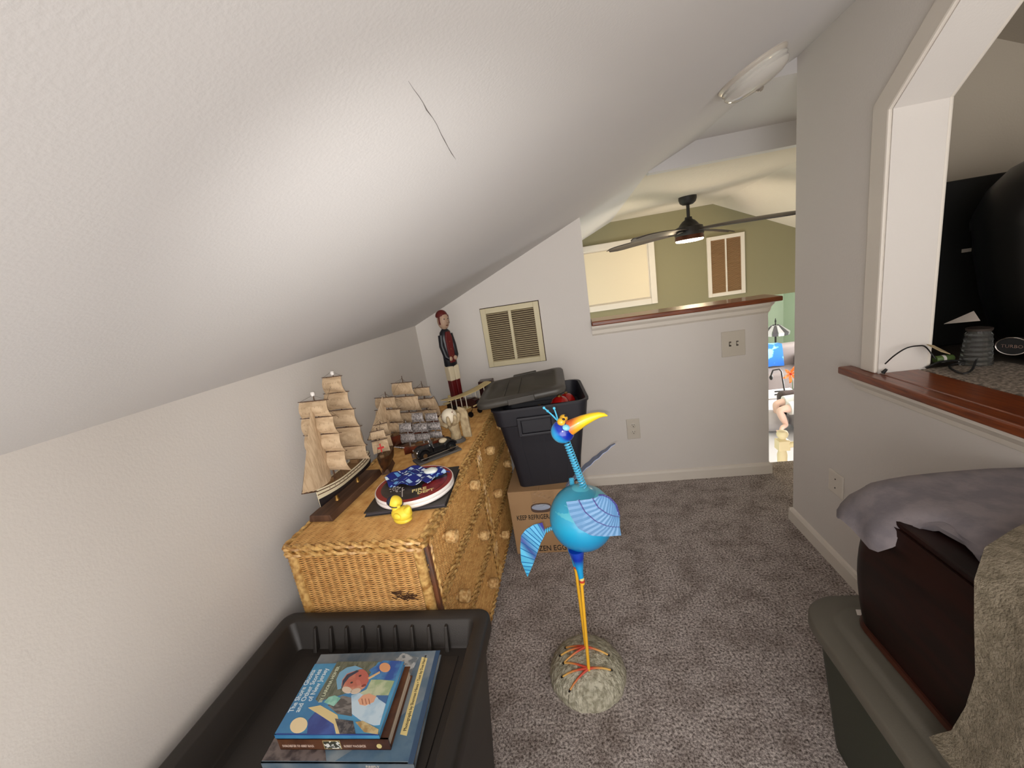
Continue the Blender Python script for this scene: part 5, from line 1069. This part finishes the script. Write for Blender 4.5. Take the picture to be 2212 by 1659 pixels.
# sofa with a blue throw
greyf = M('taupe_sofa_fabric', rgb(122, 112, 108), .95, bump=(120, .3, .004))
sx, sy = 4.35, 8.9
sf = thing('sofa', 'taupe sofa with rounded arms under a bright blue throw', 'sofa', (sx, sy, ZL))
def rb_(x0, x1, y0, y1, z0, z1, bev): return MB().box(x0, x1, y0, y1, z0, z1)
MB().box(sx - 1.1, sx + .30, sy - .40, sy + .40, ZL + .06, ZL + .42).build('seat', greyf, sf, bevel=.05, seg=4)
MB().box(sx - 1.1, sx + .30, sy + .22, sy + .50, ZL + .3, ZL + .86).build('backrest', greyf, sf, bevel=.09, seg=5)
for xa in (sx + .10, sx - 1.32): MB().box(xa, xa + .26, sy - .45, sy + .45, ZL + .04, ZL + .66).build('arm', greyf, sf, bevel=.11, seg=5)
for xa in (-1.2, .22):
    for ya in (-.36, .36): MB().box(sx + xa - .03, sx + xa + .03, sy + ya - .03, sy + ya + .03, ZL, ZL + .07).build('foot', darkw, sf)
bt = M('blue_throw', rgb(40, 104, 190), .9, noise=(5, rgb(130, 190, 240), 3, .55, .62)); rr = []
for i in range(9):
    row = []
    for k in range(10):
        t = k / 9; y, z = (sy + .54 - .0 * t, lerp(ZL + .55, ZL + .87, t / .25)) if t < .25 else ((lerp(sy + .54, sy + .20, (t - .25) / .2), ZL + .89) if t < .45 else (lerp(sy + .19, sy + .10, (t - .45) / .55), lerp(ZL + .87, ZL + .45, (t - .45) / .55)))
        row.append((lerp(sx - 1.0, sx - .13, i / 8), y, z + .01 * math.sin(i * 1.9 + k)))
    rr.append(row)
tag(MB().sheet(rr, .018).build('blue_throw', bt, None, True), 'bright blue throw draped over the sofa back', 'blanket')
# lamp with a faceted glass shade behind the sofa
lx, ly = 4.86, 10.8
fl_ = thing('floor_lamp', 'dark floor lamp with a wide faceted glass shade in the green corner', 'lamp', (lx, ly, ZL)); T = Matrix.Translation((lx, ly, ZL))
MB().lathe([(.16, 0), (.15, .02), (.04, .04)], 24, T).build('base', fanb, fl_, True); MB().lathe([(.024, .03), (.02, .78)], 14, T).build('stem', fanb, fl_, True); MB().lathe([(.02, 1.0), (.012, 1.06), (.02, 1.10), (.003, 1.18)], 12, T).build('finial', fanb, fl_, True)
for i in range(14):
    a0, a1 = 2 * PI * i / 14 + .02, 2 * PI * (i + 1) / 14 - .02
    MB().sheet([[(lx + .10 * math.cos(a0), ly + .10 * math.sin(a0), ZL + 1.0), (lx + .10 * math.cos(a1), ly + .10 * math.sin(a1), ZL + 1.0)], [(lx + .30 * math.cos(a0), ly + .30 * math.sin(a0), ZL + .84), (lx + .30 * math.cos(a1), ly + .30 * math.sin(a1), ZL + .84)], [(lx + .29 * math.cos(a0), ly + .29 * math.sin(a0), ZL + .77), (lx + .29 * math.cos(a1), ly + .29 * math.sin(a1), ZL + .77)]], .006).build('shade_panel', M('shade_glass_%d' % (i % 2), (rgb(214, 212, 214), rgb(96, 92, 96))[i % 2], .2), fl_)
# side table with a black stand on it
tX, tY, tZ = 3.50, 7.65, -1.245
tb = thing('side_table', 'pale topped side table in front of the taupe sofa', 'table', (tX, tY, ZL))
MB().box(tX - .35, tX + .30, tY - .25, tY + .25, tZ - .03, tZ).build('table_top', M('pale_table_top', rgb(214, 206, 204), .4), tb, bevel=.006)
for x in (-.3, .25):
    for y in (-.2, .2): MB().box(tX + x - .025, tX + x + .025, tY + y - .025, tY + y + .025, ZL, tZ - .03).build('leg', darkw, tb)
dsp = thing('wire_stand', 'black tubular stand on the pale side table', 'stand', (tX, tY, tZ))
MB().tube([(tX - .12, tY - .1, tZ + .012), (tX - .06, tY - .14, tZ + .03), (tX + .14, tY - .14, tZ + .03), (tX + .18, tY - .08, tZ + .012)], .012, 8).build('foot_rail', fanb, dsp, True); MB().tube([(tX - .04, tY + .08, tZ + .012), (tX + .16, tY + .06, tZ + .012)], .012, 8).build('foot_rail', fanb, dsp, True)
MB().tube([(tX + .04, tY - .12, tZ + .03), (tX + .04, tY, tZ + .40), (tX - .0, tY, tZ + .45), (tX - .10, tY, tZ + .44), (tX - .13, tY, tZ + .36)], .014, 8).build('upright', fanb, dsp, True)
MB().ell((tX - .13, tY, tZ + .31), (.03, .03, .05), 12, 8).build('grip', fanb, dsp, True)
flw = PY(1706, 808, 7.2)
fw2 = thing('lily_vase', 'orange lily in a slim green vase', 'flower', (flw.x, 7.2, ZL))
MB().lathe([(.06, 0), (.07, .1), (.04, .3), (.035, .42)], 14, Matrix.Translation((flw.x + .06, 7.2, ZL))).build('vase', M('green_glass', rgb(60, 84, 60), .2), fw2, True)
MB().tube([(flw.x + .06, 7.2, ZL + .3), (flw.x + .04, 7.2, flw.z - .12), (flw.x + .01, 7.2, flw.z)], .006, 6).build('stem', M('leaf_green', rgb(70, 110, 60), .6), fw2)
for i in range(6):
    t = 2 * PI * i / 6 + .3; d = Vector((math.cos(t), -.35, math.sin(t))); c0 = Vector((flw.x + .01, 7.2, flw.z)); s_ = Vector((-math.sin(t), 0, math.cos(t)))
    MB().sheet([[c0, c0], [c0 + d * .06 - s_ * .026, c0 + d * .06 + s_ * .026], [c0 + d * .12 - s_ * .02 + Vector((0, -.02, 0)), c0 + d * .12 + s_ * .02 + Vector((0, -.02, 0))], [c0 + d * .15, c0 + d * .152]], .004).build('petal', M('lily_orange', rgb(246, 130, 50), .6), fw2)
MB().ell((flw.x + .01, 7.185, flw.z), (.018, .02, .018), 10, 8).build('flower_heart', M('lily_red', rgb(200, 50, 40), .6), fw2, True)
# recliner and the person resting in it
rx, ry = 3.42, 6.55
rc = thing('recliner', 'light grey recliner with padded foot rest where a person sits', 'recliner', (rx, ry, ZL)); lgf = M('light_grey_fabric', rgb(178, 172, 172), .95, bump=(100, .3, .004)); dbf = M('dark_brown_leather', rgb(58, 42, 38), .5)
MB().box(rx - .20, rx + .45, ry - .30, ry + .30, ZL + .04, ZL + .40).build('seat', lgf, rc, bevel=.08, seg=4); MB().box(rx + .30, rx + .58, ry - .34, ry + .34, ZL + .2, ZL + 1.0).build('backrest', lgf, rc, bevel=.1, seg=4)
for s_ in (-1, 1): MB().box(rx - .25, rx + .5, ry + s_ * .42 - .1, ry + s_ * .42 + .1, ZL + .04, ZL + .56).build('arm', dbf if s_ > 0 else lgf, rc, bevel=.08, seg=4)
MB().ell((rx - .46, ry + .16, ZL + .17), (.24, .22, .17), 20, 12).build('foot_rest', lgf, rc, True)
skinm = M('skin', rgb(226, 190, 172), .6); shorts = M('white_shorts', rgb(226, 226, 222), .9); shirt = M('grey_shirt', rgb(120, 130, 150), .9)
KN = PY(1682, 886, 6.40); AN = PY(1699, 919, 6.36); TO = PY(1686, 930, 6.22)
def person():
    Z0 = ZL; hip = Vector((rx + .18, ry - .02, Z0 + .50)); pts = {}
    V = [hip, hip + Vector((.10, .02, .22)), hip + Vector((.17, .02, .42)), hip + Vector((.17, .02, .53)), hip + Vector((.14, .0, .62)), hip + Vector((.13, -.02, .73)),
         hip + Vector((-.02, -.11, 0)), Vector((KN.x, KN.y, KN.z)), lerp(KN, AN, .35), AN, Vector((TO.x + .05, TO.y + .05, TO.z + .03)), TO,
         hip + Vector((-.02, .12, 0)), KN + Vector((.06, .26, .02)), AN + Vector((.02, .27, 0)), TO + Vector((.05, .30, .02)),
         hip + Vector((.14, -.20, .42)), hip + Vector((.02, -.30, .20)), hip + Vector((-.16, -.26, .14)), hip + Vector((-.24, -.24, .13)),
         hip + Vector((.14, .24, .42)), hip + Vector((.02, .34, .20)), hip + Vector((-.16, .28, .14)), hip + Vector((-.24, .26, .13))]
    E_ = [(0, 1), (1, 2), (2, 3), (3, 4), (4, 5), (0, 6), (6, 7), (7, 8), (8, 9), (9, 10), (10, 11), (0, 12), (12, 13), (13, 14), (14, 15), (2, 16), (16, 17), (17, 18), (18, 19), (2, 20), (20, 21), (21, 22), (22, 23)]
    rad = [.14, .14, .13, .06, .085, .07, .095, .062, .060, .036, .036, .024, .095, .062, .036, .026, .06, .045, .035, .025, .06, .045, .035, .025]
    root = thing('person', 'person with bare legs resting in the light grey recliner', 'person', (hip.x, hip.y, ZL + .4))
    me = bpy.data.meshes.new('body'); o_ = Vector(root.location); me.from_pydata([tuple(v - o_) for v in V], E_, []); me.update()
    o = bpy.data.objects.new('body', me); COL.objects.link(o); o.parent = root; me.materials.append(skinm)
    sk = o.modifiers.new('skin', 'SKIN'); sk.use_smooth_shade = True; sv = me.skin_vertices[0].data
    for i, r in enumerate(rad): sv[i].radius = (r, r)
    sv[0].use_root = True; o.modifiers.new('sub', 'SUBSURF').render_levels = 2; o.modifiers['sub'].levels = 2
    MB().tube([V[6] + Vector((.10, .02, 0)), V[6], lerp(V[6], V[7], .5), lerp(V[6], V[7], .78)], [.13, .118, .105, .10], 16).build('shorts_leg', shorts, root, True); MB().tube([V[12] + Vector((.10, -.02, 0)), V[12], lerp(V[12], V[13], .5), lerp(V[12], V[13], .78)], [.13, .118, .105, .10], 16).build('shorts_leg', shorts, root, True)
    MB().tube([V[0] + Vector((-.02, 0, -.02)), V[0], V[1], V[2], V[2] + Vector((0, 0, .06))], [.15, .175, .175, .165, .08], 18).build('shirt', shirt, root, True)
    MB().ell(V[5] + Vector((.02, .0, .03)), (.098, .09, .095), 18, 12, lambda d: 1 if d.x > -.45 or d.z > .35 else .86).build('hair', M('grey_hair', rgb(120, 110, 104), .8), root, True)
    for s_ in (-1, 1): MB().ell(V[4] + Vector((-.078, s_ * .03, .045)), (.008, .012, .007), 8, 6).build('eye', M('black_paint', (0, 0, 0)), root, True)
    MB().ell(V[4] + Vector((-.088, 0, .015)), (.018, .012, .02), 8, 6).build('nose', skinm, root, True); MB().ell(V[4] + Vector((-.078, 0, -.03)), (.008, .022, .005), 8, 6).build('mouth', M('lip', rgb(170, 100, 96), .6), root, True)
    toes = MB()
    for k in range(5): q = TO + Vector((-.008 * k, .012 * k - .024, -.004)); toes.ell(q + Vector((-.012, -.012, 0)), (.014, .012, .011), 8, 6)
    stuff(toes.build('toes', skinm, root, True))
person()
